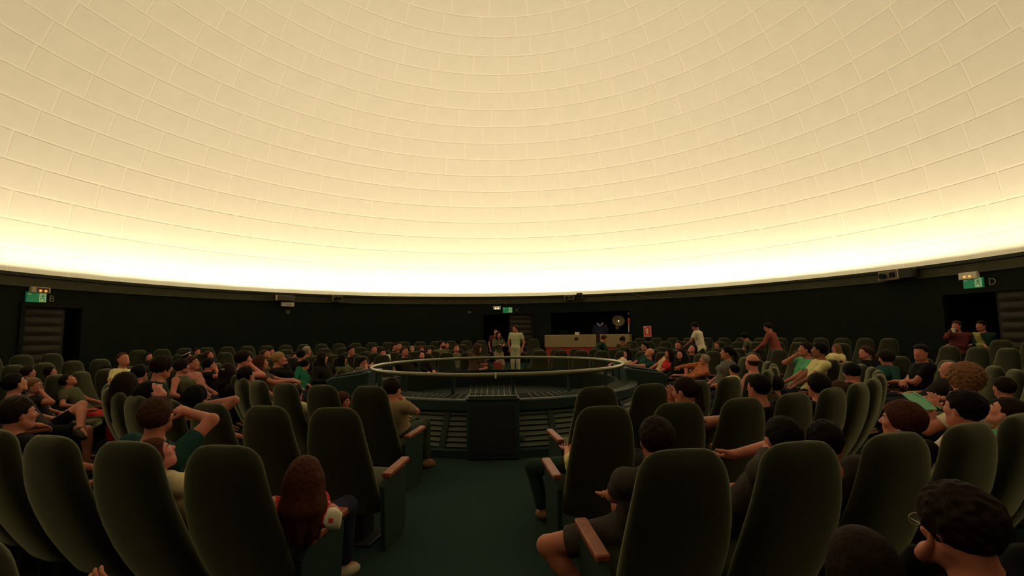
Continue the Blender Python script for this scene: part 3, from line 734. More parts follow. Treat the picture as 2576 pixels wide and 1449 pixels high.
def hand_geo(pose, h):
    if (pose, h) in HANDC: return HANDC[(pose, h)]
    F = Field((-.075, -.03, -.10), (.075, .22, .06), h)
    F.cone((0, -.01, 0), (0, .03, 0), .027, .030, .015)
    for x in (-.024, -.008, .008, .024): F.cone((x*.8, .02, 0), (x*1.1, .085, 0), .015, .0125, .014)
    c = dict(relax=24, flat=5, grip=58)[pose]
    for i, (x, L) in enumerate(((.029, .070), (.0095, .080), (-.010, .074), (-.029, .058))):
        p = np.array([x, .088, 0]); an = math.radians(c*.5); sp = x*1.3
        for seg, q in ((.45, .0095), (.30, .0085), (.25, .0075)):
            e = p+np.array([sp*seg*L*4 if pose != 'grip' else 0, math.cos(an)*seg*L, -math.sin(an)*seg*L]); F.cone(p, e, q, q*.93, .004); p = e; an += math.radians(c)
    t0 = np.array([.026, .025, -.006]); t1 = t0+np.array([.030, .034, -.012]); t2 = t1+(np.array([.012, .032, -.012]) if pose != 'grip' else np.array([-.012, .026, -.020]))
    F.cone(t0, t1, .015, .011, .01); F.cone(t1, t2, .0105, .0085, .005)
    r = F.nets(); HANDC[(pose, h)] = r; return r
def ik(S, T, l1, l2, pole):
    S, T = np.asarray(S, float), np.asarray(T, float); d = T-S; D = np.linalg.norm(d); m = (l1+l2)*.995
    if D > m: T = S+d/D*m; d = T-S; D = m
    D = max(D, abs(l1-l2)+.02); u = d/(np.linalg.norm(d)+1e-9); a = (l1*l1-l2*l2+D*D)/(2*D); hh = math.sqrt(max(0, l1*l1-a*a))
    p = np.asarray(pole, float); p = p-(p @ u)*u; p /= np.linalg.norm(p)+1e-9; return S+u*a+p*hh, T
def unit(v): v = np.asarray(v, float); return v/(np.linalg.norm(v)+1e-9)
SKIN = dict(m=(.45, .155, .095), l=(.53, .20, .13), d=(.26, .09, .055), p=(.56, .195, .15))
HAIRCOL = dict(black=(.006, .005, .004), dark=(.014, .008, .005), brown=(.045, .020, .010), red=(.055, .017, .009), blond=(.30, .19, .07), grey=(.26, .21, .15), light=(.16, .075, .035))
M_eyew = mat('eye_white', (.55, .48, .42), .3); M_iris = mat('eye_iris', (.02, .012, .008), .2)
def eye_mesh():
    m = MB(); m.sphere((0, 0, 0), .0115, nu=10, nv=8); m.cur = 1; m.sphere((0, .0068, 0), (.0058, .0056, .0058), nu=8, nv=6); return m.mesh('eye', [M_eyew, M_iris], True)
EYE = eye_mesh(); BROW = {}
def glasses_mesh(wire=False):
    m = MB()
    for sx in (-1, 1):
        m.tube([(sx*.033+.025*math.cos(t), .104+.004*abs(math.cos(t)), .002+.018*math.sin(t)) for t in np.linspace(0, 6.283, 16, endpoint=False)], .0016 if wire else .003, 6, True)
        m.tube([(sx*.058, .100, .006), (sx*.080, .06, .006), (sx*.085, -.01, .006), (sx*.083, -.025, -.012)], .0014 if wire else .0025, 6)
    m.tube([(-.009, .108, .006), (0, .111, .009), (.009, .108, .006)], .0015 if wire else .0025, 6); return m.mesh('glasses', mat('glasses_wire' if wire else 'glasses_dark', (.35, .27, .16) if wire else (.01, .008, .008), .3, metal=.5 if wire else 0))
NP = 0
def person(sp):
    """sp: one person; joints are worked out in a frame whose origin is the seat (or the spot under a standing head), +y the way the body faces"""
    global NP
    s = sp.get('s', 1.0); hp = sp['h']; h = .0115 if hp > 66 else (.0175 if hp > 30 else .028)
    if 'seat' in sp:
        st = sp['seat']; org = st['pos']; th = face_rz(st['a'])
    else:
        org = np.array([sp['H'][0], sp['H'][1], floor_h(math.hypot(*sp['H'][:2]))]); v = unit(sp['H'][:2]-CAM[:2]); an = math.atan2(v[0], v[1])+math.radians(sp.get('face', 180)); th = -an
    c0, s0 = math.cos(th), math.sin(th); RW = np.array([[c0, -s0, 0], [s0, c0, 0], [0, 0, 1]]); L = lambda p: RW.T @ (np.asarray(p)-org)
    Hc = L(sp['H'])
    # head direction
    if sp.get('lk') is not None:
        v = unit(sp['H'][:2]-CAM[:2]); an = math.atan2(v[0], v[1])+math.radians(sp['lk']); g = RW.T @ np.array([math.sin(an), math.cos(an), 0]); yaw = math.atan2(-g[0], g[1])
    else: yaw = math.radians(sp.get('yaw', 0))
    yaw = max(-1.75, min(1.75, yaw)); pit = math.radians(sp.get('pt', 15)); rl = math.radians(sp.get('rl', 0))
    RH = np.array(Matrix.Rotation(yaw, 3, 'Z') @ Matrix.Rotation(pit, 3, 'X') @ Matrix.Rotation(rl, 3, 'Y'))
    sit = 'seat' in sp
    N = Hc+RH @ np.array([0, -.030, -.075])*s+np.array([0, -.012-.03*math.sin(pit), -.085])*s
    if sit:
        pz = .53+.02*s; dz = N[2]-pz; q = (.50*s)**2-dz*dz-(N[0]*.55)**2; py = N[1]+math.sqrt(max(.0, q)); py = min(max(py, .14), .36)
        P = np.array([max(-.06, min(.06, N[0]*.4)), py, pz])
    else:
        b = sp.get('bend', 0.); P = np.array([sp.get('side', 0.), -b, N[2]-math.sqrt(max(.02, (.50*s)**2-b*b))])
    Ls = np.linalg.norm(N-P); u = (N-P)/Ls; tw = math.radians(sp.get('turn', 0)); r = np.array([math.cos(tw), math.sin(tw), 0]); r = unit(r-(r @ u)*u); f = np.cross(u, r); B = np.stack([r, f, u], 1)
    fem = sp.get('fem', False); sw = (.158 if fem else .180)*s*sp.get('wide', 1); Rb = [B[:, 0], B[:, 1], B[:, 2]]
    Bm = B  # columns r,f,u
    def ell(F, c, rr, g=0, k=.03): F.ell(c, np.array(rr)*s+g, Bm, k)
    S_ = {sd: P+u*Ls*.90+r*sw*sd for sd in (-1, 1)}
    la, lf, lt, ls = .285*s, .25*s, .43*s, .42*s
    # arms
    arms = {}
    for sd, key in ((-1, 'la'), (1, 'ra')):
        spec = sp.get(key, 'arm'); pole = r*sd*.8-u*.5-f*.4; hand = 'relax'; tgt = None; el = None
        if isinstance(spec, tuple):
            if spec[0] == 'px': tgt = L(pix_depth(spec[1], spec[2], sp['z']+spec[3])); pole = L(pix_depth(spec[4], spec[5], sp['z']+spec[6]))-S_[sd] if len(spec) > 4 else pole
            else: tgt = P+r*spec[0]+f*spec[1]+np.array([0, 0, spec[2]])
        elif spec == 'arm': tgt = np.array([sd*.27, max(.20, P[1]+.04), .66]) if sit else P+r*sd*.20*s+np.array([0, .08, -.16*s])
        elif spec == 'lap': tgt = P+r*sd*.07*s+np.array([0, .22*s, .12*s]); pole = r*sd*.45-u*.6-f*.5
        elif spec == 'fold': tgt = P+r*-sd*.12*s+np.array([0, .17*s, .22*s])
        elif spec == 'face': tgt = Hc+RH @ (np.array([sd*.035, .095, -.10])*s); hand = 'grip'; pole = r*sd*.5-u*1.0+f*.3
        elif spec == 'ear': tgt = Hc+RH @ (np.array([sd*.10, .0, -.05])*s); hand = 'relax'; pole = r*sd*1.0-u*.4+f*.2
        elif spec == 'down': tgt = S_[sd]+np.array([sd*.04, .06, -.50*s])
        elif spec == 'front': tgt = P+r*sd*.08*s+np.array([0, .28*s, .30*s])
        elif spec == 'reach': tgt = S_[sd]+np.array([sd*.05, .30*s, -.38*s])
        e, w = ik(S_[sd], tgt, la, lf, pole); arms[sd] = (e, w, hand)
    # legs
    legs = {}; lm = sp.get('legs', 'sit' if sit else 'stand')
    hips = {sd: P+r*sd*.088*s-u*.03*s for sd in (-1, 1)}
    for sd in (-1, 1):
        hgt = .085*s
        if lm == 'stand': a = np.array([P[0]*.4+sd*.10*s, P[1]*.55, hgt]); pole = np.array([0, 1, 0])
        elif lm == 'out': a = np.array([sd*.11, P[1]+.72*s, hgt+.02]); pole = np.array([0, .2, 1])
        elif lm == 'cross' and sd == sp.get('top', 1): a = hips[-sd]+np.array([-sd*-.0, .40*s, -.02]); a = np.array([-sd*.20, P[1]+.40*s, .44*s+.10]); pole = np.array([sd*.8, .6, 1.2])
        else: a = np.array([sd*.10, P[1]+.46*s, hgt]); pole = np.array([0, .5, 1])
        if 'kick' in sp and sd == sp['kick'][0]: a = np.array(sp['kick'][1:4]); pole = np.array(sp['kick'][4:7])
        k, a = ik(hips[sd], a, lt, ls, pole); fd = unit(np.array([sd*.15, 1, -.25 if lm != 'stand' else -.3])); 
        if lm == 'cross' and sd == sp.get('top', 1): fd = unit(np.array([-sd*.9, .5, -.35]))
        legs[sd] = (hips[sd], k, a, fd)
    pts = [Hc+np.array([0, 0, .16*s]), P, N]+[x for e, w, _ in arms.values() for x in (e, w)]+[x for q in legs.values() for x in q[:3]]+[q[2]+q[3]*.22*s for q in legs.values()]+list(S_.values())+[Hc+RH @ np.array([0, .13, 0])]
    pts = np.array(pts); lo, hi = pts.min(0)-.19, pts.max(0)+.17; lo[2] = max(lo[2], -.03)
    def torso(F, g):
        ell(F, P+u*.01, (.160 if fem else .158, .118, .115), g); ell(F, P+u*Ls*.33, (.125 if fem else .145, .098, .14), g); ell(F, P+u*Ls*.64, (.145 if fem else .165, .108, .165), g)
        F.cone(S_[-1]-u*.01, S_[1]-u*.01, .056*s+g, .056*s+g, .05); F.cone(N-u*.02, N-u*.06*s, .066*s+g, .095*s+g, .05)
        if fem:
            for sd in (-1, 1): F.ell(P+u*Ls*.66+r*sd*.07*s+f*.085*s, np.array([.058, .055, .06])*s+g, Bm, .03)
    # ---- body
    F = Field(lo, hi, h); torso(F, 0); F.cone(N-u*.03, Hc+RH @ (np.array([0, -.025, -.055])*s), (.052 if fem else .058)*s, (.046 if fem else .053)*s, .03)
    head_prims(F, Hc, RH, s, sp.get('hair', 'short') not in ('long', 'longwavy', 'curly', 'bob'))
    for sd, (e, w, hd) in arms.items():
        F.cone(S_[sd], e, .050*s, .038*s, .03); F.cone(e, w, .040*s, .0275*s, .02)
    for sd, (hp_, k, a, fd) in legs.items():
        F.cone(hp_, k, .082*s, .056*s, .03); F.cone(k, k+(a-k)*.35, .054*s, .056*s, .02); F.cone(k+(a-k)*.3, a, .056*s, .036*s, .02); F.cone(a, a+fd*.15*s-np.array([0, 0, .02]), .038*s, .028*s, .02)
    V, Q = F.nets()
    Vs, Qs = [V], [Q]; nv = len(V)
    for sd, (e, w, hd) in arms.items():
        d = unit(w-e)
        if sp.get('la' if sd < 0 else 'ra', 'arm') in ('lap', 'arm', 'fold', 'front'): d = unit(d+(f*.7-np.array([0, 0, .9]))*.75-(r*sd*.5 if sp.get('la' if sd < 0 else 'ra') == 'fold' else 0))
        pole_n = unit(np.cross(d, r*1.0+.001)); pn = -u+f*.2 if abs(d @ u) < .85 else f
        if sp.get('palm'): pn = np.array(sp['palm'])
        z = unit(-(pn-(pn @ d)*d)); x = np.cross(d, z); hv, hq = hand_geo(hd if hp > 24 else 'relax', .007 if hp > 66 else (.0095 if hp > 30 else .014))
        mx = -1 if (sd == 1) else 1   # thumb on the body's inner side
        A = np.stack([x*mx, d, z], 1)*s; hv2 = w+(hv-np.array([0, .012, 0])) @ A.T; hq2 = hq if np.linalg.det(A) > 0 else hq[:, ::-1]
        Vs.append(hv2); Qs.append(hq2+nv); nv += len(hv)
    V = np.concatenate(Vs); Q = np.concatenate(Qs)
    sk = mat('skin_'+sp.get('skin', 'm'), SKIN[sp.get('skin', 'm')], .55, noise=.08, scale=14, spec=.3)
    lipm = mat('lips', (.36, .09, .07), .5)
    if h < .02:
        ctr = V[Q].mean(1); lc = (ctr-Hc) @ RH/s
        mi = ((lc[:, 1] > .07) & (np.abs(lc[:, 0]) < .026) & (np.abs(lc[:, 2]+.056) < .0105)).astype(int)
    else: mi = None
    root = thing('person', sp['label'], 'person', org, th, sp.get('group'))
    link('body', mesh_np('body', V, Q, [sk, lipm], True, mi), root)
    # ---- top
    tc = sp.get('top_c', (.02, .02, .02)); g = .011 if h < .02 else .014; slv = sp.get('slv', 'short')
    F = Field(lo, hi, h*1.1); torso(F, g)
    for sd, (e, w, hd) in arms.items():
        if slv == 'none': continue
        F.cone(S_[sd], e, .052*s+g, .042*s+g, .03, tmax=None if slv == 'long' else (.62 if slv == 'short' else .3))
        if slv == 'long': F.cone(e, w, .043*s+g, .031*s+g, .02, tmax=.97)
    F.plane(P-u*.085*s, -u); 
    F.ell(N+u*.045*s+f*.02*s, np.array([.074, .078, .070])*s*(1.25 if slv == 'none' else sp.get('nk', 1)), Bm, .008, True)
    if slv == 'none':
        for sd in (-1, 1): F.cone(S_[sd]+r*sd*.012, S_[sd]+r*sd*.10+f*.0, .058*s, .075*s, .01, sub=True)
    V, Q = F.nets()
    tops = [mat('cloth_%d_%d_%d' % tuple(int(v*999) for v in tc), tc, .92, noise=sp.get('pat', .10), scale=sp.get('pats', 26), spec=.1, bump=.12)]; mi = None
    if sp.get('stripe'):   # printed scarf or panel: part of the shirt's own cloth
        tops.append(mat('cloth_x%d_%d_%d' % tuple(int(v*999) for v in sp['stripe']), sp['stripe'], .9, noise=.1, spec=.1)); lc = (V[Q].mean(1)-P) @ Bm; mi = ((np.abs(lc[:, 0]*.8-lc[:, 2]*.35+.06+.03) < .055) & (lc[:, 1] > -.05)).astype(int)
    link(sp.get('topname', 'shirt'), mesh_np('shirt', V, Q, tops, True, mi), root)
    # ---- trousers
    bc = sp.get('bot_c', (.012, .014, .02)); F = Field(lo, hi, h*1.35); gl = g+.003
    ell(F, P+u*.0, (.160, .118, .115), gl-.004)
    for sd, (hp_, k, a, fd) in legs.items():
        if sp.get('shorts'): F.cone(hp_, k, .086*s+gl, .066*s+gl, .03, tmax=.72)
        else: F.cone(hp_, k, .084*s+gl, .058*s+gl, .03); F.cone(k, a, .060*s+gl, .048*s+gl, .03, tmax=.93)
    F.plane(P+u*.06*s, u); V, Q = F.nets()
    link('shorts' if sp.get('shorts') else 'trousers', mesh_np('trousers', V, Q, mat('trouser_%d_%d_%d' % tuple(int(v*999) for v in bc), bc, .92, noise=.12, scale=30, spec=.1), True), root)
    # ---- shoes
    F = Field(lo, hi, h*1.25)
    for sd, (hp_, k, a, fd) in legs.items():
        x = unit(np.cross(fd, unit(k-a))); zz = np.cross(x, fd); Rf = np.stack([x, fd, zz], 1)
        F.ell(a+fd*.07*s-zz*.035*s, np.array([.048, .135, .042])*s+.006, Rf, .02); F.cone(a, a-zz*.03, .045*s, .048*s, .02)
    V, Q = F.nets(); 
    if len(Q): link('shoes', mesh_np('shoes', V, Q, mat('shoe_%s' % sp.get('shoe', 'dark'), dict(dark=(.012, .010, .009), pale=(.40, .34, .22), tan=(.20, .10, .05))[sp.get('shoe', 'dark')], .6), True), root)
    # ---- hair, eyes, extras in head space
    HM = Matrix.Translation(Vector(Hc)) @ Matrix(RH.tolist()).to_4x4() @ Matrix.Scale(s, 4)
    def head_part(name, me):
        o = link(name, me, root); o.matrix_parent_inverse = Matrix.Identity(4); o.matrix_basis = HM; return o
    hs = sp.get('hair', 'short'); hc = HAIRCOL[sp.get('hc', 'dark')]
    if hs != 'bald':
        hv, hq = hair_geo(hs, RH.T @ np.array([0, 0, -1.]), .0075 if hp > 66 else (.011 if hp > 30 else .016), s)
        head_part('cap' if hs == 'cap' else 'hair', mesh_np('hair', hv, hq, mat('hair_'+sp.get('hc', 'dark'), hc, .75, noise=.4, scale=60, spec=.08, bump=.5), True))
    if h < .02:
        for sx in (-1, 1):
            e = link('eye', EYE, root); e.matrix_basis = HM @ Matrix.Translation((sx*.031, .0765, .002))
        k = sp.get('hc', 'dark')
        if k not in BROW:
            m = MB()
            for sx in (-1, 1): m.tube([(sx*.016, .091, .019), (sx*.032, .089, .024), (sx*.046, .078, .020)], [.0035, .004, .0025], 6)
            BROW[k] = m.mesh('eyebrows', mat('hair_'+k, hc, .75, noise=.4, scale=60, spec=.08, bump=.5))
        head_part('eyebrows', BROW[k])
    if sp.get('beard'):
        F = Field((-.09, -.02, -.14), (.09, .12, .02), .009); F.ell((0, .03, -.055), (.066, .068, .072), None, .01); F.cone((-.02, .055, -.1), (.02, .055, -.1), .03, .03, .02); F.plane((0, .0, -.03), (0, .35, 1)); F.ell((0, .09, -.054), (.02, .02, .008), None, .004, True)
        hv, hq = F.nets(); head_part('beard', mesh_np('beard', hv, hq, mat('hair_'+sp.get('hc', 'dark'), hc, .55), True))
    if sp.get('glasses'): head_part('glasses', glasses_mesh(sp['glasses'] == 'wire'))
    if sp.get('headband'):
        head_part('headband', MB().tube([(.084*math.sin(t), -.012+.106*math.cos(t), .055+.02*math.cos(t)) for t in np.linspace(0, 6.283, 28, endpoint=False)], .013, 6, True).mesh('headband', mat('band_pale', (.55, .42, .34), .7), True))
    if sp.get('shades'):
        o = head_part('sunglasses', glasses_mesh(False)); o.matrix_basis = HM @ Matrix.Translation((0, -.035, .10)) @ Matrix.Rotation(math.radians(35), 4, 'X')
    if sp.get('bun'): head_part('hair_clip', MB().tube([(-.02, -.12, .05), (.02, -.12, .05)], .010, 8).mesh('hair_clip', mat('clip_pale', (.5, .35, .25), .4)))
    if sp.get('earring'): head_part('earring', MB().sphere((-.084, -.006, -.042), .006).sphere((.084, -.006, -.042), .006).mesh('earring', mat('pearl', (.6, .55, .5), .2), True))
    if sp.get('watch'):
        sd = sp['watch']; e, w, _ = arms[sd]; d = unit(w-e); a = unit(np.cross(d, [0, .3, 1])); b2 = np.cross(d, a); c = w-d*.03
        link('wristband', MB().tube([c+(.033*s)*(a*math.cos(t)+b2*math.sin(t)) for t in np.linspace(0, 6.283, 16, endpoint=False)], .009, 6, True).mesh('wristband', mat('band_white', (.6, .55, .42), .5), True), root)
    sp['hands'] = {sd: org+RW @ (w+unit(w-e)*.06) for sd, (e, w, hd) in arms.items()}; sp['RW'] = RW
    NP += 1
    return root
# ---------------------------------------------------------------- who sits and stands where
CL = dict(dk=(.014, .012, .011), bk=(.007, .007, .008), dg=(.012, .030, .020), tl=(.014, .050, .045), wh=(.62, .55, .40), cr=(.56, .48, .28), be=(.27, .20, .11), br=(.07, .042, .025),
          gy=(.11, .10, .085), rd=(.52, .035, .035), ru=(.24, .065, .045), gn=(.10, .36, .18), ol=(.08, .085, .04), pk=(.42, .17, .14), kh=(.30, .23, .12), gb=(.05, .042, .036), yl=(.62, .55, .25), mar=(.10, .022, .022), og=(.42, .14, .06), gj=(.012, .11, .055), nv=(.015, .018, .035))
# x, y: head centre in the 2576-wide frame; h: head height there; z: rough distance; ln: how far the head is before (+) or behind (-) the seat joint
def S(x, y, h, label, **k): return dict(x=x, y=y, h=h, label='person '+label, **k)
PEOPLE = [
 # ---- nearest rows, left of the aisle
 S(46, 1043, 92, 'with dark hair in profile at left edge, thin dark top, sunglasses pushed up', z=2.9, hair='short', hc='dark', top_c='bk', lk=72, pt=4, shades=1, la='lap', ra='lap', slv='short', bot_c='bk', ln=.10),
 S(395, 1046, 92, 'with short brown hair and dark teal shirt resting a bent arm on next seat', z=3.1, row='A', seatk=2, hair='short', hc='brown', top_c='tl', lk=28, pt=14, ra=('px', 468, 1036, .22, 512, 1088, .05), la='lap', s=1.04, ln=.2),
 S(392, 1145, 100, 'with long straight brown hair leaning back, face up, cream top', z=2.85, row='A', seatk=1, hair='long', hc='red', top_c='cr', lk=80, pt=32, fem=1, la='lap', ra='lap', bot_c='wh', skin='p', ln=-.02),
 S(766, 1205, 112, 'with long reddish brown hair and red top at the aisle armrest', z=2.42, row='A', seatk=0, hair='longwavy', hc='red', top_c='rd', slv='none', lk=12, pt=-2, fem=1, la='lap', ra=(-.02, .15, .05), bot_c='nv', shoe='pale', ln=-.03, s=.95, skin='m'),
 S(988, 979, 64, 'in beige polo shirt beside the aisle, hand at face', z=5.05, row='C', hair='short', hc='dark', top_c='be', lk=38, pt=-4, ra='face', la='lap', bot_c=(.03, .04, .022), shoe='tan', ln=.28, watch=1, s=1.08),
 S(492, 1003, 66, 'with thick black hair and hand raised to the ear, in front of teal shirt', z=4.6, hair='mop', hc='black', top_c='dk', lk=40, pt=10, ra='ear', la='lap', ln=-.05),
 S(378, 988, 62, 'with black hair and head tipped far back, pale upturned face', z=4.7, hair='short', hc='black', top_c='dk', lk=78, pt=48, ln=-.12, skin='p'),
 S(316, 968, 56, 'with dark brown rumpled hair slumped behind two green seats', z=5.0, hair='longwavy', hc='dark', top_c='br', lk=30, pt=14, fem=1, ln=-.05),
 S(408, 925, 58, 'big dark haired in profile, dark green jacket, looking down right', z=5.6, hair='mop', hc='dark', top_c='dg', slv='long', lk=62, pt=-8, ln=.10, s=1.08),
 S(38, 965, 58, 'dark haired in profile with bare crossed legs and black shorts, white collar', z=4.3, hair='short', hc='black', top_c='gb', lk=66, pt=22, legs='cross', shorts=1, bot_c='bk', shoe='dark', ln=-.06, skin='l', top=-1),
 S(84, 972, 46, 'fair haired child with dark glasses at the left edge', z=5.6, hair='short', hc='light', top_c='dk', lk=110, pt=8, glasses=1, s=.86, ln=.05, ra='face'),
 S(72, 937, 34, 'with reddish face behind the fair haired child in glasses', z=7.2, hair='short', hc='dark', top_c='dk', lk=70, pt=10),
 S(126, 936, 33, 'black haired, orange lit face, sunk behind a green backrest at left', z=8.6, ln=-.16, hair='short', hc='black', top_c='bk', lk=80, pt=20),
 S(172, 957, 40, 'child in green T-shirt looking straight up, arms spread', z=6.4, hair='short', hc='dark', top_c='ol', lk=105, pt=38, s=.85, bot_c='rd', la='arm', ra='arm'),
 S(268, 932, 36, 'with black bushy hair and brown jacket before the pale topped watcher', z=7.4, hair='curly', hc='black', top_c='br', slv='long', lk=45, pt=2, skin='d'),
 S(310, 904, 27, 'short haired watcher in pale yellow wide necked top near left wall', z=9.6, hair='buzz', hc='brown', top_c='yl', lk=150, pt=22, fem=1),
 S(351, 939, 36, 'black haired seen from behind beside the big man in green', z=7.0, hair='short', hc='black', top_c='bk', lk=30, pt=5),
 S(375, 897, 22, 'pale face above dark clothes by the wall, left of the big man', z=12., hair='short', hc='black', top_c='bk', lk=150, pt=16, skin='p'),
 S(458, 922, 44, 'with short dark hair and bare shoulder, green patterned top', z=6.6, hair='bob', hc='dark', top_c='ol', slv='none', lk=70, pt=4, fem=1, pat=.8, pats=18),
 S(484, 914, 32, 'in pink patterned shirt with round brown face', z=8.4, hair='short', hc='brown', top_c='pk', lk=110, pt=14, pat=.4, pats=40, wide=1.05),
 S(470, 896, 28, 'dark haired wearing a pale headband', z=9.4, hair='bob', hc='black', top_c='dk', lk=95, pt=16, fem=1, headband=1),
 S(496, 885, 25, 'thin faced man in dark green shirt, tallest head at far left', z=11., hair='short', hc='dark', top_c='dg', lk=140, pt=8),
 S(526, 893, 24, 'ruddy upturned face next to the thin faced man', z=11.2, hair='short', hc='brown', top_c='dk', lk=110, pt=26),
 S(526, 917, 34, 'black haired from behind with one hand near the mouth', z=8., hair='short', hc='black', top_c='bk', lk=60, pt=6, ra='face'),
 S(573, 937, 44, 'with long dark hair and a small pale hair clip', z=6.4, hair='long', hc='dark', top_c='dk', lk=28, pt=0, fem=1, bun=1),
 S(613, 903, 38, 'bare shouldered with hand over the mouth, dark bobbed hair', z=7.6, hair='bob', hc='dark', top_c='dk', slv='none', lk=88, pt=2, fem=1, ra='face', skin='p'),
 S(657, 913, 36, 'with auburn hair, hands clasped before the chin', z=8.4, row='C', hair='longwavy', hc='red', top_c='br', lk=85, pt=10, fem=1, ra='front', la='front', pat=.4),
 S(702, 903, 36, 'with short blond hair in profile, dark jacket', z=9.4, row='C', hair='short', hc='blond', top_c='dk', slv='long', lk=80, pt=4, ra='face'),
 S(620, 945, 52, 'black haired low in seat with green top, behind the empty rounded seats', z=5.8, hair='short', hc='black', top_c='bk', lk=50, pt=16, ln=-.1),
 S(669, 891, 20, 'reddish tilted face behind the blond head', z=12.2, hair='buzz', hc='brown', top_c='dk', lk=120, pt=20),
 S(683, 885, 20, 'dark haired small face just right of the reddish tilted face', z=13., hair='short', hc='black', top_c='dk', lk=150, pt=8),
 S(743, 897, 22, 'round faced peering over a green seat beside a black haired head', z=10.6, hair='short', hc='black', top_c='bk', lk=170, pt=10),
 S(758, 893, 30, 'black haired back of head above the child in green', z=9.2, hair='mop', hc='black', top_c='bk', lk=40, pt=4),
 S(773, 883, 20, 'grey haired head far behind the child in green', z=12.6, hair='short', hc='grey', top_c='dk', lk=60, pt=10),
 S(768, 917, 36, 'child with dark bowl cut and bright green jacket', z=10.4, row='C', hair='bob', hc='black', top_c='gj', slv='long', lk=65, pt=-2, s=.88, bot_c='kh', legs='out', ln=.05),
 S(812, 900, 42, 'with shoulder length dark hair and long dark pullover', z=11.0, row='C', hair='long', hc='dark', top_c='dk', slv='long', lk=72, pt=4, bot_c='kh', legs='out'),
 S(861, 905, 38, 'with very long black hair and olive top left of the rail', z=11.5, row='C', hair='long', hc='black', top_c='ol', lk=62, pt=2, fem=1, bot_c='rd'),
 S(883, 882, 22, 'long necked youth looking sideways behind the black haired woman', z=13.2, row='B', hair='short', hc='black', top_c='dk', lk=130, pt=6),
 S(914, 909, 34, 'in grey shirt with both hands over the face, left of the rail end', z=12.1, row='C', hair='short', hc='dark', top_c='gy', lk=105, pt=-6, ra='face', la='face'),
 S(706, 1000, 44, 'small dark haired head between two green seats, third row', z=5.2, hair='short', hc='dark', top_c='cr', lk=20, pt=8, s=.9, ln=-.05),
 S(862, 1012, 40, 'with red hair and red top, half hidden left of an aisle seat', z=5.6, hair='curly', hc='red', top_c='rd', lk=120, pt=4, s=.86, ln=.06),
 S(745, 990, 46, 'dark haired head sunk beside the second green seat of the inner row', z=5.4, hair='short', hc='dark', top_c='cr', lk=30, pt=10, s=.85, ln=-.05),
 # ---- beyond the ring, left
 S(941, 878, 17, 'smiling square face left of the grey pair beyond the rail', z=14.6, hair='short', hc='black', top_c='dk', lk=160, pt=10),
 S(964, 888, 15, 'with glasses behind a white sheet of paper', z=14., hair='short', hc='black', top_c='bk', lk=175, pt=12, item='paper'),
 S(992, 872, 17, 'left face of the upright pair beyond the rail', z=15., hair='short', hc='dark', top_c='dk', lk=130, pt=6),
 S(1004, 871, 16, 'right face of the upright pair beyond the rail', z=15.6, hair='buzz', hc='dark', top_c='dk', lk=170, pt=6),
 S(1018, 884, 22, 'broad brown haired in dark shirt behind the rail', z=12.9, hair='short', hc='brown', top_c='dk', lk=140, pt=14, wide=1.1),
 S(1037, 879, 15, 'bearded small face between two dark shirts beyond the rail', z=15.6, hair='short', hc='grey', top_c='ol', lk=170, pt=14, beard=1),
 S(1060, 879, 16, 'red haired face beyond the rail above the pale upturned face', z=14.8, hair='bob', hc='red', top_c='dk', lk=160, pt=10, fem=1),
 S(1061, 893, 18, 'pale upturned face with black shirt and a white sheet on the lap', z=12.9, hair='bob', hc='dark', top_c='bk', lk=175, pt=28, fem=1, slv='long', item='paper', skin='p', la='lap', ra='lap'),
 S(1079, 884, 18, 'tilted slim face right of the red haired one', z=14.4, hair='long', hc='dark', top_c='dk', lk=150, pt=16, rl=-14, fem=1),
 S(1112, 867, 21, 'with thick dark beard, head highest above the rail', z=13.6, hair='short', hc='dark', top_c='ol', lk=120, pt=16, beard=1),
 S(1123, 868, 18, 'clean shaven face touching the bearded head', z=15.2, hair='short', hc='dark', top_c='dk', lk=130, pt=10),
 S(1148, 876, 18, 'with shiny glasses looking up beyond the rail', z=14.6, hair='short', hc='dark', top_c='ol', lk=165, pt=24, glasses=1),
 S(1202, 876, 25, 'with long straight brown hair reaching forward, left of the standing couple', z=12.3, hair='long', hc='brown', top_c='br', lk=70, pt=-8, fem=1, ra=('px', 1222, 917, -.1), row='C'),
 # ---- right of the ring
 S(1577, 889, 27, 'with long black hair and white sleeveless top resting an arm on the rail', z=12.3, row='C', hair='long', hc='black', top_c='wh', slv='none', lk=-120, pt=4, fem=1, la='arm', ra=('px', 1536, 917, .0), skin='l'),
 S(1634, 887, 30, 'bald with teal shirt next to the white sleeveless top', z=11.8, row='C', hair='bald', top_c='tl', lk=-110, pt=28, skin='l', la='fold', ra='arm', wide=1.1),
 S(1622, 872, 18, 'dark haired behind the bald man in teal', z=13., hair='short', hc='black', top_c='dk', lk=-120, pt=4),
 S(1683, 890, 30, 'with dark wavy hair, red top and cream scarf across it', z=11.2, row='C', hair='longwavy', hc='dark', top_c='rd', lk=-110, pt=14, fem=1, stripe=(.50, .42, .24), ra='lap', la='lap'),
 S(1713, 891, 27, 'with long dark hair and dark vest over cream sleeves', z=10.8, row='C', hair='long', hc='black', top_c='bk', lk=-140, pt=14, fem=1, slv='cap', skin='p'),
 S(1742, 878, 21, 'head tilted sideways asleep behind the cream sleeves', z=11.5, hair='short', hc='black', top_c='dk', lk=-150, pt=34, rl=-20, skin='p'),
 S(1772, 905, 42, 'elderly grey haired in brown patterned shirt looking left', z=10.0, row='C', hair='short', hc='grey', top_c='og', pat=.6, pats=34, lk=-95, pt=8, slv='long', ra='front', la='lap'),
 S(1803, 868, 16, 'small face under the standing man in white, right side', z=14., hair='short', hc='brown', top_c='dk', lk=-160, pt=6),
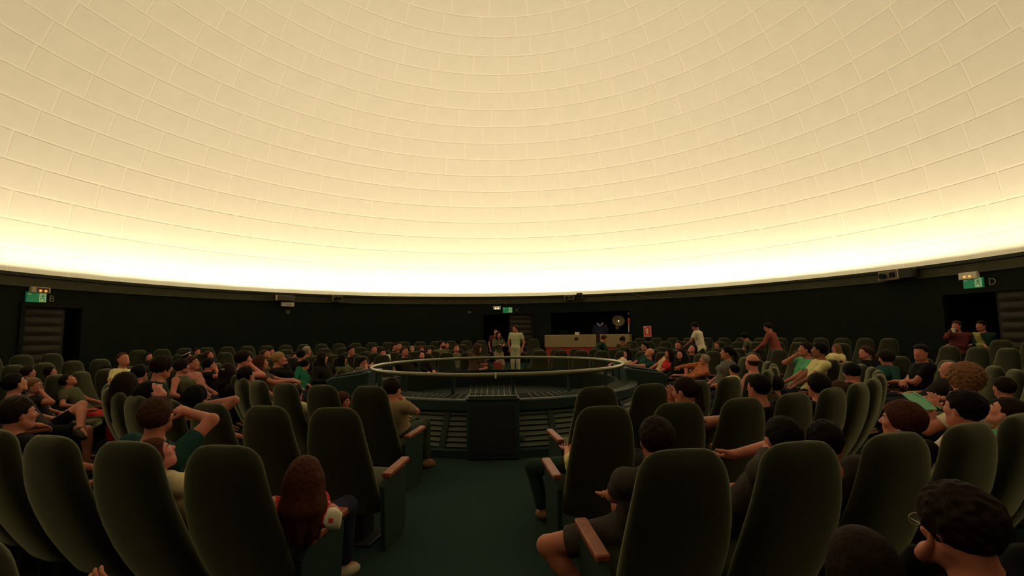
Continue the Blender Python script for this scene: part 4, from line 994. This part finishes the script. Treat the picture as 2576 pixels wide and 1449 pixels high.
 S(1706, 868, 14, 'tiny face left of the standing man in white', z=15., hair='short', hc='dark', top_c='dk', lk=-170, pt=10),
 S(1828, 887, 28, 'with black hair tied back in white patterned dress', z=9.1, row='C', hair='pony', hc='black', top_c='gy', pat=.8, pats=20, lk=-95, pt=8, fem=1),
 S(1892, 912, 46, 'broad bald with pink shirt seen from behind', z=6.7, hair='fringe', hc='brown', top_c='pk', lk=-35, pt=2, skin='l', wide=1.12),
 S(1846, 931, 34, 'child with straight black hair left of the bald pink shirt', z=7.0, hair='bob', hc='black', top_c='cr', lk=-70, pt=4, s=.82, fem=1),
 S(2026, 879, 34, 'in bright green T-shirt with hand raised to the face, bare knees', z=8.2, hair='short', hc='dark', top_c='gn', lk=-100, pt=10, ra='face', shorts=1, bot_c='gy', la='lap'),
 S(2060, 881, 32, 'with dark hair and pale yellow shirt behind the green T-shirt', z=8.6, hair='short', hc='black', top_c='yl', lk=-85, pt=6, skin='d', ra='lap', la='lap'),
 S(2103, 877, 24, 'with wavy light brown hair and yellow top far right', z=10.8, hair='longwavy', hc='light', top_c='yl', lk=-110, pt=6, fem=1),
 S(1907, 975, 62, 'child with black hair and visible ear seen from behind at right centre', z=4.6, hair='short', hc='black', top_c='dk', lk=-52, pt=4, s=.95, ln=-.02),
 S(1952, 968, 52, 'with dark curly hair and patterned blouse beside the black haired child', z=5.4, hair='curly', hc='dark', top_c='br', lk=-20, pt=2, fem=1, pat=.7),
 S(2058, 972, 50, 'black haired head low among empty seats at right', z=5.5, hair='short', hc='black', top_c='bk', lk=-30, pt=6, ln=-.05),
 S(2142, 938, 48, 'with thick black hair bowed over a white tissue', z=6.0, hair='mop', hc='black', top_c='dk', lk=-60, pt=-16, ra='face', la='lap', ln=.15),
 S(2112, 985, 50, 'brown haired crown just over the row of seats', z=5.0, hair='short', hc='brown', top_c='dk', lk=-15, pt=4, ln=-.1),
 S(2176, 886, 30, 'pale faced with hair tied back and black top, right rows', z=9., hair='pony', hc='brown', top_c='bk', lk=-120, pt=6, fem=1, skin='p'),
 S(2228, 901, 40, 'with dark bushy hair and dark teal jacket looking down left', z=7.2, hair='curly', hc='dark', top_c='tl', slv='long', lk=-75, pt=-10, s=1.05),
 S(2316, 887, 30, 'with folded arms and black T-shirt in front of the right door', z=9., hair='short', hc='dark', top_c='bk', lk=-150, pt=2, la='fold', ra='fold'),
 S(2386, 930, 58, 'pink faced with receding fair hair looking left, second from the curly head', z=5.0, hair='fringe', hc='light', top_c='dk', lk=-88, pt=4, skin='l', s=1.05),
 S(2428, 958, 72, 'with big curly light brown hair and white top reading a green leaflet', z=4.2, hair='curly', hc='light', top_c='wh', lk=-45, pt=-8, fem=1, ra='front', la=('px', 2345, 1018, .1), item='leaflet', ln=.05),
 S(2424, 1030, 76, 'with glossy black hair and white shirt under the curly head', z=3.6, hair='short', hc='black', top_c='wh', lk=-58, pt=6, la='lap', ra='lap'),
 S(2268, 1060, 88, 'with smooth dark red hair, pearl earring, looking left', z=3.35, hair='bob', hc='red', top_c='dk', lk=-78, pt=6, fem=1, earring=1, ln=-.02, la='lap', ra='lap'),
 S(2532, 1040, 78, 'pink faced leaning back at the right edge, green shirt', z=3.5, hair='short', hc='dark', top_c='gn', lk=-80, pt=30, skin='l', ln=-.08, la='lap', ra='lap'),
 S(2525, 975, 56, 'dark haired at the right edge behind the curly head', z=4.9, hair='short', hc='dark', top_c='dk', lk=-40, pt=4),
 S(1722, 985, 78, 'with dark hair pinned up and a hand across the cheek, bare arm', z=3.95, hair='pony', hc='dark', top_c='bk', slv='none', lk=-62, pt=-6, fem=1, la=('px', 1690, 1012, .10, 1694, 1120, .05), ra=('px', 1770, 1075, .35, 1818, 1050, -.02), ln=.02, row='B', bot_c='dk'),
 S(1652, 1108, 116, 'with cropped brown hair, grey brown T-shirt and bare knee by the armrest', z=2.55, hair='short', hc='dark', top_c='gb', lk=-12, pt=0, row='A', seatk=0, shorts=1, bot_c='gb', ln=.12, ra='lap', la='lap', kick=(-1, -.20, .44, .10, -.6, .2, .9), s=1.02),
 S(1968, 1104, 116, 'with short dark hair and grey T-shirt, one arm stretched to the left', z=2.55, hair='short', hc='black', top_c='gb', lk=-32, pt=6, row='A', seatk=1, ln=.10, la=('px', 1850, 1142, .30, 1900, 1150, .1), ra='lap', s=1.02),
 S(2078, 1112, 96, 'dark haired head with one ear showing, right of the stretched arm', z=2.75, hair='short', hc='black', top_c='gb', lk=8, pt=8, row='A', seatk=2, ln=-.08, s=.95),
 S(1495, 1105, 92, 'hidden behind the second row aisle seat, yellow trousers and sandal beside the armrest', z=3.75, hair='short', hc='dark', top_c='yl', lk=0, pt=10, row='B', seatk=0, ln=-.02, shoe='tan', bot_c='dg', kick=(-1, -.27, .62, .10, -.4, .3, 1), s=.92, la='lap', ra='lap'),
 S(2412, 1325, 235, 'with wire glasses and large dark head in the right corner', z=1.25, hair='mop', hc='dark', top_c='bk', lk=-50, pt=-8, row='Z', glasses='wire', ln=.30, nk=.82, la='face', ra='lap', slv='long'),
 S(2168, 1432, 190, 'with long dark hair low in the bottom right corner', z=1.32, hair='long', hc='dark', top_c='dk', lk=-25, pt=-2, row='Z', fem=1, ln=.40, s=.9),
 S(170, 1640, 190, 'mostly below the frame at bottom left with one hand showing', z=1.5, hair='short', hc='dark', top_c='bk', slv='long', row='Z', ln=-.05, ra=('px', 312, 1500, .22), la=('px', 120, 1640, .1), s=.9),
]
STAND = [
 S(1254, 842, 22, 'woman with long dark hair and grey green cardigan before the far door', z=17.2, face=155, lk=150, pt=4, fem=1, hair='long', hc='dark', top_c='ol', slv='long', la='front', ra='front', bot_c='kh', s=.97),
 S(1296, 826, 24, 'young man in pale green short sleeved shirt standing by the far door', z=17.2, face=195, lk=-115, pt=2, hair='short', hc='brown', top_c=(.42, .44, .26), la='down', ra='down', bot_c=(.42, .40, .26), s=1.05),
 S(1247, 835, 18, 'in shadow standing behind the woman in the cardigan', z=19.6, face=180, lk=170, hair='short', hc='black', top_c='mar', la='down', ra='down', bot_c='nv'),
 S(1748, 822, 26, 'in cream white short sleeved shirt standing with head bowed left', z=14.2, face=-70, lk=-80, pt=-30, bend=.16, hair='short', hc='black', top_c='wh', la='reach', ra='down', bot_c='wh', skin='d', s=1.04),
 S(1931, 824, 30, 'in rust red shirt and dark cap bending to the left', z=12.4, face=-72, lk=-80, pt=-22, bend=.20, hair='cap', hc='dark', top_c='ru', slv='long', la='reach', ra='down', bot_c='ol', s=1.0),
 S(1520, 852, 22, 'in dark green pullover leaning right across the control desk', z=16.4, face=75, lk=72, pt=-20, bend=.36, hair='short', hc='brown', top_c='dg', slv='long', la='reach', ra='reach', bot_c='mar'),
 S(1566, 856, 20, 'in brown hooded top with bowed dark head at the desk', z=16.2, face=-150, lk=-160, pt=-34, bend=.2, hair='mop', hc='black', top_c='br', slv='long', la='front', ra='front', bot_c='dk', wide=1.1),
 S(1873, 848, 22, 'in dark shirt bending down between rows left of the rust red shirt', z=14.6, face=-80, lk=-90, pt=-30, bend=.3, hair='mop', hc='black', top_c='ol', la='reach', ra='reach', bot_c='dk'),
 S(2406, 820, 32, 'in maroon jacket drinking from a cup at the right doorway', z=10.1, face=-165, lk=-150, pt=6, hair='short', hc='brown', top_c='mar', slv='long', ra='face', la='fold', bot_c='dk', item='cup', s=.9),
 S(2468, 820, 32, 'in dark jacket over yellow shirt with folded arms at right doorway', z=10.0, face=-150, lk=-140, pt=2, hair='short', hc='dark', top_c='dg', slv='long', stripe=(.28, .26, .08), la='fold', ra='fold', bot_c='bk', s=.9),
]
def assign(sp):
    best = None; d = ray(sp['x'], sp['y']); dk = d @ CF
    for st in SEATS:
        if st['occ'] is not None: continue
        if sp.get('row') and st['row'] != sp['row']: continue
        if 'seatk' in sp and not (st['k'] == sp['seatk'] and st['q'] == ('right of the near aisle' if sp['x'] > 1250 else 'left of the near aisle')): continue
        ln = sp.get('ln', -.06); c = np.array([math.sin(st['a']), math.cos(st['a'])]); H2 = st['pos'][:2]-c*ln
        # point of the viewing ray whose distance along the seat's own axis equals the wanted head place
        den = d[:2] @ c
        if abs(den) < 1e-3: continue
        if abs(den) > .45: t = (H2 @ c - CAM[:2] @ c)/den
        else: t = ((H2-CAM[:2]) @ d[:2])/(d[:2] @ d[:2])
        if t <= .3: continue
        H = CAM+d*t; z = t*dk; lat = np.linalg.norm(H[:2]-H2); hh = H[2]-st['pos'][2]-1.08*sp.get('s', 1)
        sc = abs(z-sp['z'])/sp['z']*1.3+(lat/.3)**2*.5+max(0, abs(hh)-.14)**2*30
        if best is None or sc < best[0]: best = (sc, st, H, z, lat, hh)
    sc, st, H, z, lat, hh = best; st['occ'] = sp; sp['seat'] = st; sp['H'] = H; sp['zz'] = z
    if 's' not in sp: sp['s'] = float(min(1.12, max(.84, (H[2]-st['pos'][2])/(1.15 if sp.get('ln', -.06) > -.03 else 1.11))))
    if sc > .6: print('LOOSE', sp['x'], sp['y'], round(sc, 2), st['row'], st['k'], st['q'], 'z', round(z, 2), 'want', sp['z'], 'lat', round(lat, 2), 'hh', round(hh, 2))
    sp['z'] = z
import time
T0 = time.time()
for sp in PEOPLE+STAND:
    for k in ('top_c', 'bot_c'):
        if isinstance(sp.get(k), str): sp[k] = CL[sp[k]]
for sp in sorted(PEOPLE, key=lambda q: (0 if 'seatk' in q else (1 if 'row' in q else 2), q['z'])): assign(sp)
for sp in STAND:
    sp['H'] = pix_depth(sp['x'], sp['y'], sp['z']); sp['top_h'] = sp['H'][2]-floor_h(math.hypot(*sp['H'][:2]))
    # keep the head on its line of sight and at a standing height
    want = 1.60*sp.get('s', 1)-.9*sp.get('bend', 0)**2*.8
for sp in PEOPLE+STAND:
    person(sp)
print('people', NP, round(time.time()-T0, 1), 's')
# things people hold
def held(name, label, cat, p, d, m, rot): 
    o = MB().rbox((0, 0, 0), d, min(d)*.2).build(name, m); o.matrix_world = Matrix.Translation(Vector(p)) @ rot; o['label'] = label; o['category'] = cat; return o
M_paper = mat('paper', (.62, .57, .42), .7); M_leaf = mat('leaflet_green', (.16, .46, .26), .6)
for sp in PEOPLE+STAND:
    it = sp.get('item'); 
    if not it: continue
    p = (sp['hands'][-1]+sp['hands'][1])/2
    if it == 'paper':
        held('paper_sheet', 'white paper sheet held by person %s' % ('behind it with glasses' if sp['x'] < 1000 else 'with pale upturned face in black shirt'), 'paper', pix_depth(973, 903, sp['z']-.2) if sp['x'] < 1000 else pix_depth(1066, 919, sp['z']-.15), (.21, .012, .28) if sp['x'] < 1000 else (.30, .012, .19), M_paper, Matrix.Rotation(.3, 4, 'Z') @ Matrix.Rotation(math.radians(-25), 4, 'X'))
    if it == 'leaflet':
        r = thing('leaflet', 'folded pale green leaflet held by the curly haired reader', 'leaflet', pix_depth(2322, 1008, sp['z']+.12), .5)
        for s in (-1, 1): MB().rbox((s*.075, 0, 0), (.15, .008, .20), .001, np.array(Matrix.Rotation(math.radians(s*22), 3, 'Z') @ Matrix.Rotation(math.radians(-55), 3, 'X'))).build('page', M_leaf, r)
    if it == 'cup':
        p = sp['H']+sp['RW'] @ np.array([.02, .12, -.09]); r = thing('cup', 'small pale cup at the mouth of the person in maroon', 'cup', p)
        MB().tube([(0, 0, -.045), (0, 0, .045)], [.028, .037], 12).build('body', M_white, r, smooth=False); MB().tube([(.035*math.cos(t), .035*math.sin(t), .046) for t in np.linspace(0, 6.283, 14, endpoint=False)], .004, 6, True).build('rim', M_white, r)
p = pix_depth(838, 1303, 2.35); r = thing('paper_bag', 'small crumpled white bag with red print beside the red topped woman', 'bag', p)
rings = []
for z, w in ((-.05, .03), (-.02, .042), (.015, .04), (.035, .03), (.045, .02)): rings.append([(x+.006*math.sin(y*80+z*90), y, z) for x, y in sup(w, w*.8, 2.5, 16)])
MB().add(*ring_stack(rings)).build('body', M_paper, r, smooth=True); MB().box((.0, -.034, .0), (.022, .004, .022)).build('print', M_red, r)
p = pix_cyl(1505, 865, 9.9); rz = math.pi-azi(p); r = thing('slim_post', 'slim dark maroon post standing before the control desk', 'post', (p[0], p[1], floor_h(9.9)), rz)
zt = pix_cyl(1505, 832, 9.9)[2]-floor_h(9.9); MB().rbox((0, 0, zt/2), (.13, .13, zt), .01).build('shaft', mat('maroon_post', (.020, .008, .012), .7), r); MB().rbox((0, 0, .02), (.26, .26, .04), .01).build('base', M_black, r)
# ---------------------------------------------------------------- seats that the view can show
nseat = 0
for st in SEATS:
    if st['occ'] is not None or seat_in_view(st): build_seat(st); nseat += 1
print('seats', nseat)
from collections import Counter
_ct = Counter()
for m in {o.data for o in COL.objects if o.type == 'MESH'}: _ct[m.name.split('.')[0]] += sum(len(p.vertices)-2 for p in m.polygons)
print(_ct.most_common(14))
tri = sum(len(m.polygons)*2 for m in {o.data for o in COL.objects if o.type == 'MESH'}); print('tris approx', tri)
